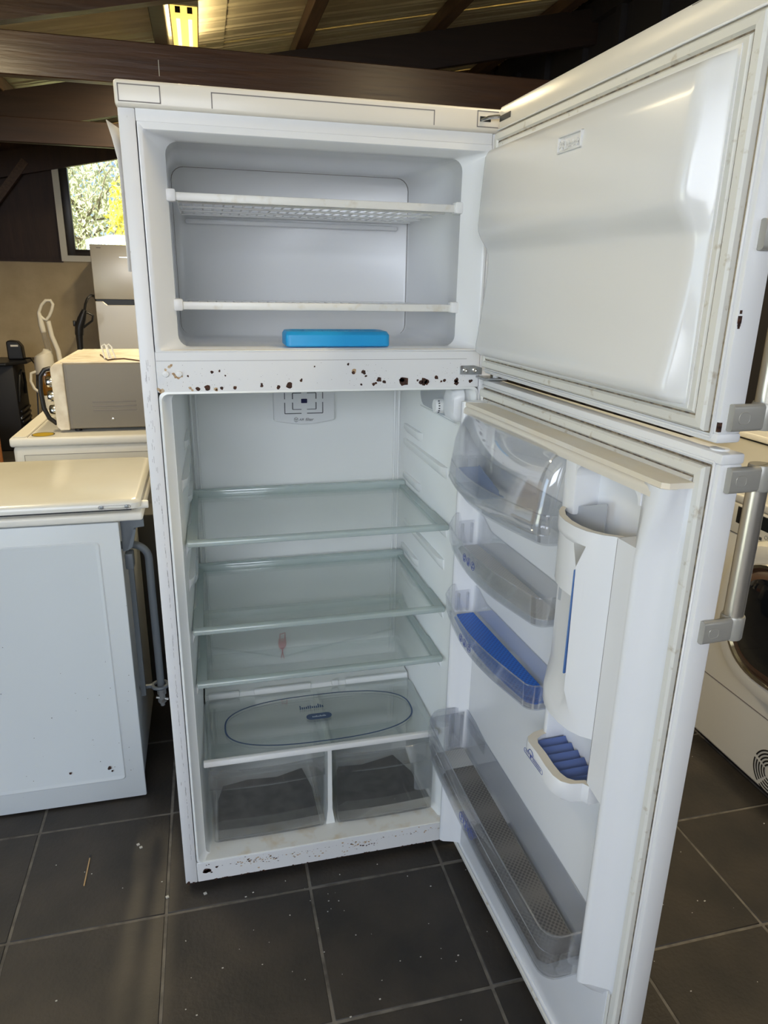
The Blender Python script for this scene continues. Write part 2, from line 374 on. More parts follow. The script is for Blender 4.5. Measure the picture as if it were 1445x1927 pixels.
MB().box(fx0 + .06, -.32, YB + .03, YB + .036, fz0 + .05, fz1 - .05).obj('pane', 'window_glass', w1)
MB().box(-.28, fx1 - .06, YB + .03, YB + .036, fz0 + .05, fz1 - .05).obj('pane', 'window_glass', w1)
# --- right wall, dark boarded, studs
wr = struct(MB().box(XR, XR + .1, YF, YB + .1, 0, 3.6).obj('wall_right', 'navyclad'))
for y in (-2.6, -1.9, -1.2, -.5, .2, .9, 1.5, 2.1, 2.7, 3.24, 3.74, 4.25, 4.9, 5.5):
    MB().box(XR - .05, XR + .01, y - .035, y + .035, 0, roof_z(XR) - .03, .003, 1).obj('stud', 'navyclad', wr)
MB().box(XR - .06, XR + .01, YF, YB, roof_z(XR) - .2, roof_z(XR) - .07).obj('wall_plate', 'navyclad', wr)
# --- left wall with an open doorway
wlft = struct(MB().box(XL - .1, XL, YF, -2.6, 0, 1.585).box(XL - .1, XL, -.9, YB + .1, 0, 1.585).obj('wall_left', 'render'))
MB().box(XL - .1, XL - .02, YF, -2.6, 1.585, 2.36).box(XL - .1, XL - .02, -.9, YB + .1, 1.585, 2.36).box(XL - .1, XL - .02, -2.6, -.9, 2.12, 2.36).obj('cladding', 'cladding', wlft)
MB().box(XL - .09, XL + .02, -2.6, -2.55, 0, 2.12).box(XL - .09, XL + .02, -.95, -.9, 0, 2.12).box(XL - .09, XL + .02, -2.55, -.95, 2.07, 2.12).obj('door_casing', 'white_timber', wlft)
# --- front wall with two high windows behind the camera
wf = struct(MB().box(XL, -2.25, YF - .1, YF, 0, 3.6).box(.15, 1.75, YF - .1, YF, 0, 3.6).box(2.95, XR, YF - .1, YF, 0, 3.6).box(-2.25, .15, YF - .1, YF, 2.38, 3.6).box(-2.25, .15, YF - .1, YF, 0, 1.22)
            .box(1.75, 2.95, YF - .1, YF, 2.38, 3.6).box(1.75, 2.95, YF - .1, YF, 0, 1.52).obj('wall_front', 'cladding'))
def front_window(name, x0, x1, z0, z1):
    w = struct(MB().box(x0, x0 + .05, YF - .09, YF + .02, z0, z1).box(x1 - .05, x1, YF - .09, YF + .02, z0, z1).box(x0 + .05, x1 - .05, YF - .09, YF + .02, z0, z0 + .05).box(x0 + .05, x1 - .05, YF - .09, YF + .02, z1 - .05, z1).obj(name, 'white_timber'))
    MB().box((x0 + x1) / 2 - .025, (x0 + x1) / 2 + .025, YF - .08, YF + .01, z0 + .05, z1 - .05).obj('mullion', 'white_timber', w)
front_window('window_2', -2.25, .15, 1.22, 2.38); front_window('window_3', 1.75, 2.95, 1.52, 2.38)
# --- roof: corrugated sheets on purlins, rafters and tie beams
ce = bpy.data.objects.new('ceiling', None); COL.objects.link(ce); ce.location = (0, 1.3, 2.88); ce['kind'] = 'structure'
def sheet(x0, x1, y0, y1, dz):
    m = MB(); pitch = 0.19; prof = []
    y = y0
    while y < y1 - 1e-4:
        for a, h in ((0, 0), (.06, 0), (.075, .010), (.095, .010), (.11, 0), (.125, 0), (.135, .004), (.15, .004), (.16, 0)):
            if y + a <= y1: prof.append((y + a, h))
        y += pitch
    prof.append((y1 + .03, 0))
    r0 = [(x0, p, roof_z(x0) + dz + h) for p, h in prof]; r1 = [(x1, p, roof_z(x1) + dz + h) for p, h in prof]
    r2 = [(p[0], p[1], p[2] + .002) for p in r1]; r3 = [(p[0], p[1], p[2] + .002) for p in r0]
    m.loft([r0, r1, r2, r3, r0], closed=False, smooth=False)
    return m.obj('roof_sheet', 'roof', ce, flip=False)
yy = YF - .1
while yy < YB + .1:
    y1 = min(yy + .95, YB + .16)
    sheet(.245, XR + .1, yy, y1, 0.004); sheet(XL - .1, .36, yy, y1, 0.0); yy += .95
for x in (-2.05, -1.07, -.025, .88, 1.87, 2.83):
    z = roof_z(x)
    MB().box(x - .04, x + .04, YF, YB + .05, z - .10, z - .009, .004, 1).obj('purlin', 'beam_shaded' if x == -.025 else 'beam_pale', ce)  # purlin beside the lamp: its shadow is painted as darker timber
def slope_beam(name, y, w, d, x0, x1, dz, m):
    mb = MB(); a = [(x0, roof_z(x0) + dz - d), (x1, roof_z(x1) + dz - d), (x1, roof_z(x1) + dz), (x0, roof_z(x0) + dz)]
    mb.prism(a, y, y + w, 'Y'); return mb.obj(name, m, ce)
for y in (-1.75, .2, 2.15, 4.1):
    slope_beam('rafter', y, .055, .235, XL, XR, -.10, 'beam_shaded' if y > 3 else 'beam')
slope_beam('rafter', YB - .05, .05, .2, XL, XR, -.10, 'cladding')
for y in (-1.82, .13):      # forward trusses carry no tie beam in view; kept high
    pass
def tie(y, z0, z1, m='beam'):
    MB().box(XL, XR, y - .06, y - .005, z0, z1, .004, 1).obj('tie_beam', m, ce)
tie(2.145, 2.218, 2.376); tie(4.10, 2.268, 2.415, 'beam_shaded')  # rear tie darkened in colour to offset the nearby lamp
# nail line left in the front tie beam
MB().box(.0, .003, 2.083, 2.086, 2.255, 2.315).obj('scratch', 'crumb', ce)

# --- outdoors
struct(MB().box(-14, 14, 6.3, 24, -.3, -.1).obj('ground', 'grass'))
struct(MB().box(-14, 14, -14, YF - .12, -.3, -.06).box(-14, XL - .11, YF - .11, 6.2, -.3, -.06).obj('ground', 'grass'))
def tree(label, x, y, z0, zc, rx, rz, leafm, n, seed, size=.055):
    random.seed(seed)
    t = thing('tree', label, 'tree', (x, y, -.1), 'trees outside the rear window')
    tr = MB(); tr.tube([(x, y, -.1), (x + .05, y, zc * .5), (x - .03, y, zc)], [.09, .07, .04], 7)
    tr.obj('trunk', 'bark', t)
    b = MB()
    for k in range(16):
        a = random.uniform(0, 2 * PI); s = random.uniform(.4, 1)
        p = [Vector((x, y, zc - rz * .5 + random.uniform(0, rz * .6)))]
        for q in range(5):
            p.append(p[-1] + Vector((math.cos(a) * rx * .25 * s + random.uniform(-.1, .1), math.sin(a) * rx * .2 * s, rz * .22 * s * random.uniform(.1, 1.2))))
        b.tube(p, [.022, .018, .014, .010, .007, .004], 5, False)
    b.obj('branch', 'bark', t)
    f = MB()
    for k in range(n):
        d = Vector((random.gauss(0, 1), random.gauss(0, 1), random.gauss(0, 1))).normalized() * (random.random() ** .4)
        c = Vector((x + d.x * rx, y + d.y * rx * .7, zc + d.z * rz))
        e = Euler((random.uniform(0, 6), random.uniform(0, 6), random.uniform(0, 6))).to_matrix(); s = size * random.uniform(.5, 1.2)
        f.add([c + e @ Vector(q) for q in ((-s, 0, 0), (0, -s * .45, .01), (s, 0, 0), (0, s * .45, .01))], [(0, 1, 2, 3)])
    f.obj('foliage', leafm, t, kind='stuff', flip=False)
    return t
tree('yellow green bush crowding the right half of the rear window', -.50, 9.2, 0, 2.0, .56, 1.0, 'leaf_yellow', 2600, 3)
tree('pale grey green tree filling the left of the rear window', -1.55, 10.8, 0, 2.3, .95, 1.35, 'leaf_pale', 3000, 5)
tree('dark blue green tree far behind the yellow bush', .3, 13.0, 0, 2.2, 1.7, 1.5, 'leaf_dark', 3400, 8, .08)
tree('pale bare branched tree behind the other trees', -2.2, 15.5, 0, 3.2, 2.6, 2.1, 'leaf_pale', 2600, 11, .08)
random.seed(7)

# --- lamps: fluorescent battens under the roof
def lamp(x, y0, y1, z, label, energy, halo, side=0):
    t = thing('batten_lamp', label, 'lamp', (x, (y0 + y1) / 2, z), 'fluorescent battens under the roof')
    MB().box(x - .075, x + .075, y0 - .01, y1 + .01, z + .045, z + .095, .006).obj('housing', 'lampbody', t)
    prof = [(-.068, .05), (-.066, .012), (-.052, 0), (.052, 0), (.066, .012), (.068, .05)]
    MB().loft([[(x + a, y0 + .004, z + b) for a, b in prof], [(x + a, y1 - .004, z + b) for a, b in prof]], closed=False, cap0=True, cap1=True).obj('diffuser', 'lamp', t)
    for sx in (-.03, .03):
        MB().box(x + sx - .013, x + sx + .013, y0 - .0, y0 + .0035, z + .012, z + .040).obj('end_tab', 'blackmatt', t)
        MB().tube([(x + sx, y0 + .05, z + .003), (x + sx, y1 - .05, z + .003)], .011, 8).obj('tube', 'tube', t)
    for yy in (y0 + .12, y1 - .12):
        MB().tube([(x, yy, z + .09), (x, yy, roof_z(x) + .004)], .008, 6).obj('hanger', 'blackmatt', t)
    for d, e in (((0, 0, -1), energy), ((0, 0, 1), halo)):
        a = area('lamp_light', (x, (y0 + y1) / 2, z - .01 if d[2] < 0 else z + .10), d, .13, (y1 - y0), e, (1.0, .82, .50))
        if d[2] < 0: a.rotation_euler = (0, 0, 0)
        else: a.rotation_euler = (PI, 0, 0)
        par(a, t)
    if side:      # glow from the long side of the diffuser
        for sx in (-1, 1):
            a = area('lamp_light', (x + sx * .075, (y0 + y1) / 2, z + .03), (sx, 0, -.15), (y1 - y0), .05, side, (1.0, .82, .50)); par(a, t)
        a = area('lamp_light', (x, y1 + .015, z + .03), (0, 1, -.15), .14, .06, side, (1.0, .86, .60)); par(a, t)
    return t
lamp(.115, 2.88, 3.85, 2.72, 'lit yellow fluorescent batten lamp hung behind the tie beam', 95, 7)
lamp(-.85, .3, 1.3, 2.46, 'lit batten lamp under the roof above the cooker', 19, 3)
lamp(1.55, -.85, .05, 2.95, 'lit batten lamp under the roof above the open fridge doors', 26, 3)

# ================================================================== THE OPEN REFRIGERATOR
FR = thing('refrigerator', 'tall white refrigerator standing open with rusty rails and both doors swung out', 'refrigerator', (0.36, 0.33, 0.0))
FW, FH, CZ = 0.720, 1.7625, 1.7205      # width, height, underside of the top cap
OX0, OX1 = 0.030, 0.692                 # front opening
Z0, ZB, ZP2, ZP1 = 0.020, 0.0777, 1.229, 1.3067

# cabinet shell
c = MB()
c.box(0, .0285, 0, .66, Z0, CZ, .0025).box(.6925, FW, 0, .66, Z0, CZ, .0025).box(.02, .70, .645, .66, Z0, CZ).box(.02, .70, .05, .65, Z0 + .004, Z0 + .02)
c.obj('cabinet', 'enamel_side', FR)
cab = FR.children[0]
for x in (.06, .66):
    for y in (.06, .6): MB().lathe([(.018, 0), (.018, .02)], (x, y, 0.0005), n=12).obj('foot', 'blackmatt', cab)
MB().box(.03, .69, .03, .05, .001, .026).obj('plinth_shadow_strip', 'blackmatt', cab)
# top cap with its panel seams and hinge slot
tc = MB().box(-.003, FW + .003, -.007, .67, CZ, FH, .006, 3).obj('top_cap', 'cap', FR)
sm = MB(); w = .0009
def seamrect(mb, x0, x1, z0, z1, y, sides='LRTB'):
    if 'L' in sides: mb.box(x0 - w, x0 + w, y - .0004, y + .002, z0, z1)
    if 'R' in sides: mb.box(x1 - w, x1 + w, y - .0004, y + .002, z0, z1)
    if 'T' in sides: mb.box(x0 - w, x1 + w, y - .0004, y + .002, z1 - w, z1 + w)
    if 'B' in sides: mb.box(x0 - w, x1 + w, y - .0004, y + .002, z0 - w, z0 + w)
seamrect(sm, .004, .0725, 1.7285, 1.7545, -.007)
seamrect(sm, .1595, .569, 1.7265, 1.7512, -.007, 'LRT')
seamrect(sm, .656, .698, 1.7295, 1.7565, -.007, 'LTB')
sm.obj('panel_seam', 'seam', tc)
MB().box(.661, .683, -.0076, -.004, 1.7385, 1.7475).obj('hinge_slot', 'black', tc)
MB().tube([(.664, -.006, 1.741), (.676, -.016, 1.7445), (.690, -.022, 1.7455), (.700, -.030, 1.7445)], [.0028, .0035, .004, .003], 8).obj('hinge_pin', 'bright', tc)
# front rails
MB().box(OX0 - .0012, OX1, .0005, .03, 1.7, CZ + .002, .001, 1).obj('top_rail', 'enamel', FR)
mr = MB().box(OX0 - .001, OX1, -.0005, .04, ZP2, ZP1, .0015, 1).obj('middle_rail', 'enamel', FR)
br_ = MB().box(OX0 - .001, OX1, .0, .04, Z0, ZB, .0015, 1).obj('bottom_rail', 'enamel', FR)
# rust on the rails (real flaked patches, slightly proud flakes)
random.seed(21)
rs = MB(); Y_ = -.0008
def rx(px): return OX0 + (px - 297) * (OX1 - OX0) / (899 - 297)      # along the rail, measured from its left end
def rz(py): return ZP2 + (734 - py) * (ZP1 - ZP2) / 74.0
for px, py, r in ((364.7, 728, 5), (381, 726, 6), (407, 727, 4), (429.6, 727, 4), (477.6, 724.7, 3.5), (478, 721, 3), (508, 727, 4.5), (528.5, 724, 8), (549.6, 715, 3), (551, 713, 2.5),
                  (668, 700.2, 5.5), (648.5, 701, 4), (672, 708, 3), (638, 685, 3), (698, 715.5, 6), (708, 720, 4.5), (687, 724.7, 3.5), (663.5, 724.7, 2.5), (692, 722, 3),
                  (747.3, 720, 11), (743, 717, 6), (787.3, 721, 9), (792, 722, 6), (781, 722, 5), (811.8, 713, 5), (828, 719, 4.5), (822, 721, 3), (774, 718, 2.5), (852.7, 719, 6), (853, 724, 6), (881, 721, 4), (884, 720, 3),
                  (391, 697, 3.2), (404, 695, 2.5), (575, 688.5, 2), (414, 704, 2), (349, 704, 2.2)):
    blob(rs, rx(px), rz(py), r * .00112, Y_)
for k in range(170):
    px = random.choice((random.uniform(299, 440), random.uniform(640, 720), random.uniform(770, 870), random.uniform(299, 880)))
    blob(rs, rx(px), rz(random.triangular(680, 731, 726)), random.uniform(.15, .75) * .001, Y_, 6)
rs.obj('rust_patch', 'rust', mr, kind='stuff', flip=False)
rl = MB()
for px, py, r in ((318, 687, 4), (312, 692, 3), (322, 684, 3), (328, 704, 4.5), (333, 706, 4), (325, 700, 3.5), (337, 698, 3), (338, 704, 3), (303, 731, 5), (298, 728, 4), (351, 726, 3.5), (355, 730, 3), (396, 729, 4), (397, 731, 3), (430, 727, 4), (650, 698, 5)):
    blob(rl, rx(px), rz(py), r * .0011, Y_ + .0001)
rl.obj('rust_stain', 'rust_light', mr, kind='stuff', flip=False)
for px in (311.5, 334): MB().lathe([(.0062, -.0035), (.0055, -.0045), (.003, -.005)], (rx(px), 0, rz(699.7)), 'Y', 14).obj('screw_cap', 'wire', mr)
MB().box(OX0, OX1 - .03, -.0007, 0, 1.2893, 1.2899).obj('rail_crease', 'seam', mr)
b2 = MB(); b3 = MB(); bz = lambda t: Z0 + t * (ZB - Z0)
for x, t, r in ((.052, .55, 8), (.049, .5, 6), (.057, .53, 6), (.076, .66, 3.5), (.063, .42, 2.5), (.058, .86, 1.5), (.052, .84, 1.5)): blob(b2, x, bz(t), r * .00105, -.0003, 9, .3, 1.25)
for c0, z0_, sd, n_ in ((.145, .72, .014, 16), (.185, .70, .018, 22), (.215, .62, .012, 14), (.20, .45, .02, 8), (.275, .60, .014, 12), (.33, .40, .016, 10), (.415, .62, .014, 14), (.445, .58, .016, 16), (.475, .52, .012, 10), (.40, .30, .02, 8), (.56, .70, .03, 8), (.62, .66, .02, 6)):
    for k in range(n_):
        x = random.gauss(c0, sd); t = min(.95, max(.05, random.gauss(z0_, .10)))
        if OX0 + .005 < x < OX1 - .01: blob(b3 if random.random() < .68 else b2, x, bz(t), random.uniform(.5, 2.6) * .001, -.0003, 7, .6, 1.7)
for k in range(85):
    x = random.uniform(.05, .685); blob(b2, x, bz(random.uniform(-.02, .05)), random.uniform(.6, 2.8) * .001, -.0003, 7, .5, 1.7)
for k in range(60):
    x = .08 + k * .0099; blob(b2, x, bz(.70 + random.gauss(0, .02)), random.uniform(.2, 1.0) * .001, -.0003, 6, .5, 3.0)
b2.obj('rust_patch', 'rust', br_, kind='stuff', flip=False); b3.obj('rust_stain', 'rust_light', br_, kind='stuff', flip=False)
b4 = MB()
for k in range(150):
    z = random.uniform(.08, 1.3); x = .0175 + random.gauss(0, .0005) + .001 * math.sin(z * 9) if z < 1.0 else .012 + random.gauss(0, .003)
    b4.box(x - .00025, x + .00025, -.0003, 0, z, z + random.uniform(.002, .014))
b4.obj('scratch', 'scratchgrey', cab, kind='stuff', flip=False)
b5 = MB(); blob(b5, .006, .023, .006, -.0004); blob(b5, .019, .021, .004, -.0004); b5.obj('rust_patch', 'rust', cab, flip=False)
random.seed(7)

# freezer and fridge cavities (each one moulded liner)
def cavity(name, m, rings, bulge=None):
    mb = MB(); L = []
    for (x0, x1, z0, z1, r, y) in rings: L.append([(px, y, pz) for px, pz in rrect(x0, x1, z0, z1, r)])
    mb.loft(L, True, False, True)
    o = mb.obj(name, m, FR); o.data.set_sharp_from_angle(angle=math.radians(50)); return o
fz = cavity('freezer_liner', 'fliner', [(OX0, OX1, ZP1 - .0005, 1.7005, .002, .0), (.036, .686, ZP1 + .001, 1.689, .006, -.0005), (.040, .683, ZP1 + .003, 1.687, .008, .003),
    (.069, .654, 1.3105, 1.682, .022, .047), (.0725, .651, 1.3125, 1.680, .022, .052), (.070, .655, 1.311, 1.684, .022, .06), (.064, .648, 1.304, 1.694, .03, .425), (.070, .642, 1.310, 1.688, .028, .432)])
# groove around the back panel of the freezer
gv = MB(); g = rrect(.068, .6435, 1.3065, 1.690, .03)
gv.tube([(x, .4305, z) for x, z in g], .0011, 5, closed=True); gv.obj('back_panel_groove', 'seam', fz)
MB().box(.094, .615, .415, .432, 1.566, 1.578, .005).obj('back_ridge', 'fliner', fz)
fl_ = cavity('fridge_liner', 'liner', [(OX0, OX1, ZB - .0005, ZP2 + .001, .012, .0), (.0345, .688, ZB + .001, ZP2 - .003, .014, -.001), (.037, .686, ZB + .002, ZP2 - .005, .016, .003), (.048, .672, ZB + .0, ZP2 - .004, .016, .024), (.052, .668, ZB + .001, ZP2 - .004, .016, .026),
    (.0535, .664, ZB + .001, ZP2 + .004, .016, .045), (.0570, .6585, ZB + .0, ZP2 + .004, .018, .060), (.0640, .6520, ZB, ZP2 + .01, .02, .44), (.072, .645, ZB + .006, ZP2 + .008, .02, .458)])
MB().box(OX0 + .004, OX1 - .004, .001, .30, ZB - .0012, ZB + .0022, .001, 1).obj('floor_sill', 'sill', fl_)
MB().box(.036, .686, .003, .05, ZP1 + .0012, ZP1 + .0032).obj('freezer_sill', 'yellowed', fz)
for x in (.078, .0905): MB().box(x - .003, x + .003, .452, .458, .36, 1.228, .0025).obj('corner_bead', 'liner', fl_)
for x in (.640, .628): MB().box(x - .003, x + .003, .452, .458, .36, 1.228, .0025).obj('corner_bead', 'liner', fl_)
# gutter across the back wall with the drain hole
gt = MB()
gt.prism([(.08, .425), (.294, .366), (.64, .425), (.64, .417), (.294, .352), (.08, .417)], .446, .458, 'Y'); gt.obj('drain_gutter', 'liner', fl_)
# shelf supports moulded in both side walls
def rib(x, sgn, y0, y1, z, dz=.0):
    m = MB(); h = .014
    ys = [y0, y0 + .012, y0 + .03, y1 - .02, y1]; d = [.001, .008, .011, .011, .009]
    r0 = [(x - sgn * a * 1.0, y, z + dz * (y1 - y) / (y1 - y0)) for y, a in zip(ys, d)]
    r0b = [(x + sgn * .004, y, z + dz * (y1 - y) / (y1 - y0)) for y in ys]
    r1 = [(x - sgn * a, p[1], p[2] - h) for p, a in zip(r0, d)]
    r2 = [(x + sgn * .004, p[1], p[2] - h - .018) for p in r0]
    m.loft([r0b, r0, r1, r2], closed=False)
    m.loft([[r0b[0], r0[0], r1[0], r2[0]], [r0b[0]] * 4], closed=False, smooth=False); m.loft([[r0b[-1], r0[-1], r1[-1], r2[-1]], [r0b[-1]] * 4], closed=False, smooth=False)
    return m.obj('shelf_support', 'liner', fl_)
for z, y0, y1 in ((1.073, .272, .42), (1.031, .075, .42), (.936, .272, .42), (.890, .06, .42), (.802, .07, .40), (.722, .270, .42), (.678, .06, .42), (.640, .272, .42), (.541, .06, .42)):
    rib(.6550, 1, y0, y1, z); rib(.0605, -1, y0, y1, z)
# small bulb/thermostat housing high on the right wall
th = MB()
def hprof(y0, y1, z0, z1, r): return rrect(y0, y1, z0, z1, r, 5)
th.loft([[(.664, y, z) for y, z in hprof(.004, .086, 1.150, 1.222, .014)], [(.650, y, z) for y, z in hprof(.005, .085, 1.151, 1.221, .016)], [(.642, y, z) for y, z in hprof(.010, .080, 1.155, 1.218, .018)], [(.639, y, z) for y, z in hprof(.020, .070, 1.163, 1.211, .016)]], True, False, True)
tho = th.obj('thermostat_housing', 'reservoir', FR)
MB().loft([[(.664, y, z) for y, z in hprof(.080, .295, 1.146, 1.226, .035)], [(.651, y, z) for y, z in hprof(.082, .292, 1.149, 1.224, .034)]], True, False, True).obj('shaded_lamp_cover', 'shaded_grey', tho)  # grey plate, the shadow of the recess is in its colour
kno = MB().lathe([(.0165, .653), (.0165, .634), (.0150, .6305)], (0, .112, 1.1710), 'X', 28).obj('knob', 'wire', tho)
tk = MB()
for k in range(6):
    a = PI + .9 - k * .36; cy, cz = .112 + .0167 * math.cos(a), 1.1710 + .0167 * math.sin(a)
    tk.box(.6360, .6395, cy - .0012, cy + .0012, cz - .0012, cz + .0012)
tk.obj('dial_mark', 'ink', tho)
MB().box(.6535, .660, .03, .30, 1.1405, 1.1445, .0015).obj('housing_ledge', 'liner', fl_)
# air filter grille hanging down the back wall
af = MB(); pf = [(.290, 1.235), (.290, 1.092)] + [(.290 + .1645 * k / 10, 1.084 - .011 * math.sin(PI * k / 10)) for k in range(11)] + [(.4545, 1.092), (.4545, 1.235)]
af.prism(pf, .438, .458, 'Y'); afo = af.obj('air_filter_grille', 'filter', FR)
mod = afo.modifiers.new('bevel', 'BEVEL'); mod.width = .003; mod.segments = 2; mod.limit_method = 'ANGLE'
sl = MB(); y = .4374
def slot(x0, x1, z0, z1): sl.box(x0, x1, y - .0002, y + .003, z0, z1)
for x, z0 in ((.3195, 1.1035), (.4215, 1.1035)):
    slot(x - .001, x + .001, z0, 1.133); slot(x - .001, x + .001, 1.142, 1.215)
for x, z0 in ((.3405, 1.1145), (.4035, 1.1145)):
    slot(x - .0012, x + .0012, z0, 1.133); slot(x - .0012, x + .0012, 1.142, 1.158)
slot(.3195, .364, 1.1025, 1.1045); slot(.379, .4215, 1.1025, 1.1045); slot(.3405, .364, 1.1135, 1.115); slot(.379, .4035, 1.1135, 1.115)
slot(.3405, .364, 1.157, 1.159); slot(.379, .4035, 1.157, 1.159)
sl.obj('grille_slot', 'ink', afo)
MB().box(.3635, .3795, y - .0015, y + .002, 1.131, 1.1425, .001, 1).obj('indicator_button', 'blueled', afo)
Rxz = Matrix(((1, 0, 0, 0), (0, 0, -1, 0), (0, 1, 0, 0), (0, 0, 0, 1)))
text_obj('filter_lettering', 'AIR', .0085, Matrix.Translation((.3635, y - .0004, 1.0865)) @ Rxz, 'ink', afo, shear=.25)
text_obj('filter_lettering', 'filter', .0115, Matrix.Translation((.3845, y - .0004, 1.0862)) @ Rxz, 'ink', afo, shear=.25)
em = MB(); em.tube([(.349 + .0052 * math.cos(a * .42), y - .0004, 1.0868 + .0062 * math.sin(a * .42)) for a in range(0, 15)], .0004, 5, closed=True)
for a0 in (.4, 2.5, 4.6):
    em.add([(.349, y - .0005, 1.0868)] + [(.349 + .0048 * t * math.cos(a0 + s), y - .0005, 1.0868 + .0055 * t * math.sin(a0 + s)) for t, s in ((.5, -.35), (1, 0), (.55, .4))], [(0, 1, 2, 3)])
em.obj('filter_emblem', 'ink', afo, flip=False)

# wire freezer shelves
def wire_shelf(zc):
    sh = MB().box(.084, .640, .052, .060, zc - .0075, zc + .0075, .002).obj('freezer_shelf', 'shelfbar', FR)
    wr_ = MB()
    for k in range(27):
        x = .095 + k * .0205; wr_.tube([(x, .058, zc - .001), (x, .400, zc - .001)], .0019, 6)
    for y in (.11, .20, .29, .38): wr_.tube([(.088, y, zc - .0045), (.636, y, zc - .0045)], .0021, 6)
    wr_.tube([(.088, .402, zc), (.634, .402, zc)], .0032, 6)
    for x in (.087, .637): wr_.tube([(x, .056, zc), (x, .402, zc)], .003, 6)
    wr_.obj('wire_grid', 'wire', sh)
    MB().box(.0675, .086, .046, .072, zc - .010, zc + .013, .004).obj('shelf_clip', 'wire', sh)
    MB().box(.638, .660, .046, .072, zc - .010, zc + .013, .004).obj('shelf_clip', 'wire', sh)
wire_shelf(1.588); wire_shelf(1.391)

# glass shelves with frosted trims
def glass_shelf(z, yb, x0=.0605, x1=.6545):
    sh = MB().box(x0 + .012, x1 - .010, .050, yb, z - .004, z, .0008, 1).obj('glass_shelf', 'glass', FR)
    MB().box(x0 - .001, x1 + .001, .036, .056, z - .009, z + .004, .004, 3).obj('front_trim', 'glass_trim', sh)
    MB().box(x0 + .004, x1 - .004, yb - .012, yb + .012, z - .008, z + .013, .004).obj('rear_trim', 'glass_trim', sh)
    for s, xa in ((1, x0), (-1, x1)):
        pl = [(xa, .046), (xa, .15), (xa + s * .006, .165), (xa + s * .007, yb), (xa + s * .022, yb), (xa + s * .022, .046)]
        MB().prism(pl, z - .008, z + .003, 'Z').obj('side_trim', 'glass_trim', sh)
    return sh
glass_shelf(.898, .415); glass_shelf(.686, .415); glass_shelf(.549, .40)
# crisper cover: plain glass with printed oval and label
cc = MB().prism([(.0635, .045), (.0635, .29), (.072, .312), (.644, .312), (.652, .285), (.652, .045)], .3300, .3340, 'Z').obj('crisper_cover', 'glass', FR)
MB().box(.061, .653, .037, .050, .322, .3375, .003).obj('front_trim', 'wire', cc)
ov = MB(); cx, cy, hx, hy = .3655, .172, .2515, .108
pts = []
for k in range(72):
    a = 2 * PI * k / 72; e = 2.6
    pts.append((cx + hx * math.copysign(abs(math.cos(a)) ** (2 / e), math.cos(a)), cy + hy * math.copysign(abs(math.sin(a)) ** (2 / e), math.sin(a))))
inn = [(cx + (p[0] - cx) * (1 - .004 / hx), cy + (p[1] - cy) * (1 - .004 / hy)) for p in pts]
ov.loft([[(x, y, .3344) for x, y in pts], [(x, y, .3344) for x, y in inn]], smooth=False); ov.obj('printed_oval', 'greyblueink', cc, flip=False)
pill = [(.362 + a, .175 + b) for a, b in rrect(-.034, .034, -.013, .013, .0129, 8)]
MB().prism(pill, .3341, .3345, 'Z').obj('printed_label', 'greyblueink', cc)
ln = MB()
for k in range(11):      # illegible line of small letters on the dark label
    x = .344 + k * .0034; ln.box(x, x + .0021, .1715, .1715 + random.choice((.004, .005, .0065)), .3345, .3347)
ln.obj('label_lettering', 'whiteink', cc)
hz_ = MB()
for k in range(12):
    x = .316 + k * .0055; hz_.box(x, x + .0035, .214, .214 + random.choice((.010, .014, .018)), .3341, .3343)
hz_.obj('printed_letters', 'greyblueink', cc)
# back step behind the crisper with moulded fins
bs = MB().box(.066, .650, .318, .45, ZB, .345, .004).obj('back_step', 'liner', FR)
for x0, x1 in ((.075, .16), (.20, .36), (.42, .44), (.46, .645)): MB().box(x0, x1, .309, .32, .335, .352, .003).obj('fin', 'liner', bs)
# crisper drawers
def crisper(x0, x1):
    d = MB()
    def ring(z, inset, yf, bulge):
        p = []; n = 12
        for k in range(n + 1):
            t = k / n; p.append((x0 + inset + (x1 - x0 - 2 * inset) * t, yf - bulge * math.sin(PI * t), z))
        p += [(x1 - inset - .004, .300, z), (x0 + inset + .004, .300, z)]
        return p
    outer = [ring(.0835, .010, .053, .003), ring(.090, .004, .050, .003), ring(.238, .002, .056, .004), ring(.246, .0, .048, .010), ring(.303, .0, .046, .012)]
    t = .0022
    inner = [[(x + (t if x < (x0 + x1) / 2 else -t), y + (t if y < .2 else -t), z) for x, y, z in r] for r in outer[::-1]]
    inner[-1] = [(x, y, .0860) for x, y, z in inner[-1]]
    d.loft(outer + inner, True, True, True)
    o = d.obj('crisper_drawer', 'drawer', FR)
    rim = MB(); rim.tube([p for p in ring(.303, .001, .047, .012)], .0024, 6, closed=True); rim.obj('drawer_rim', 'clearplastic', o)
    return o
crisper(.070, .3575); crisper(.3845, .650)
MB().prism([(.3600, ZB), (.3840, ZB), (.3770, ZB + .05), (.3760, .322), (.3660, .322), (.3650, ZB + .05)], .060, .31, 'Y').obj('drawer_divider', 'liner', FR)

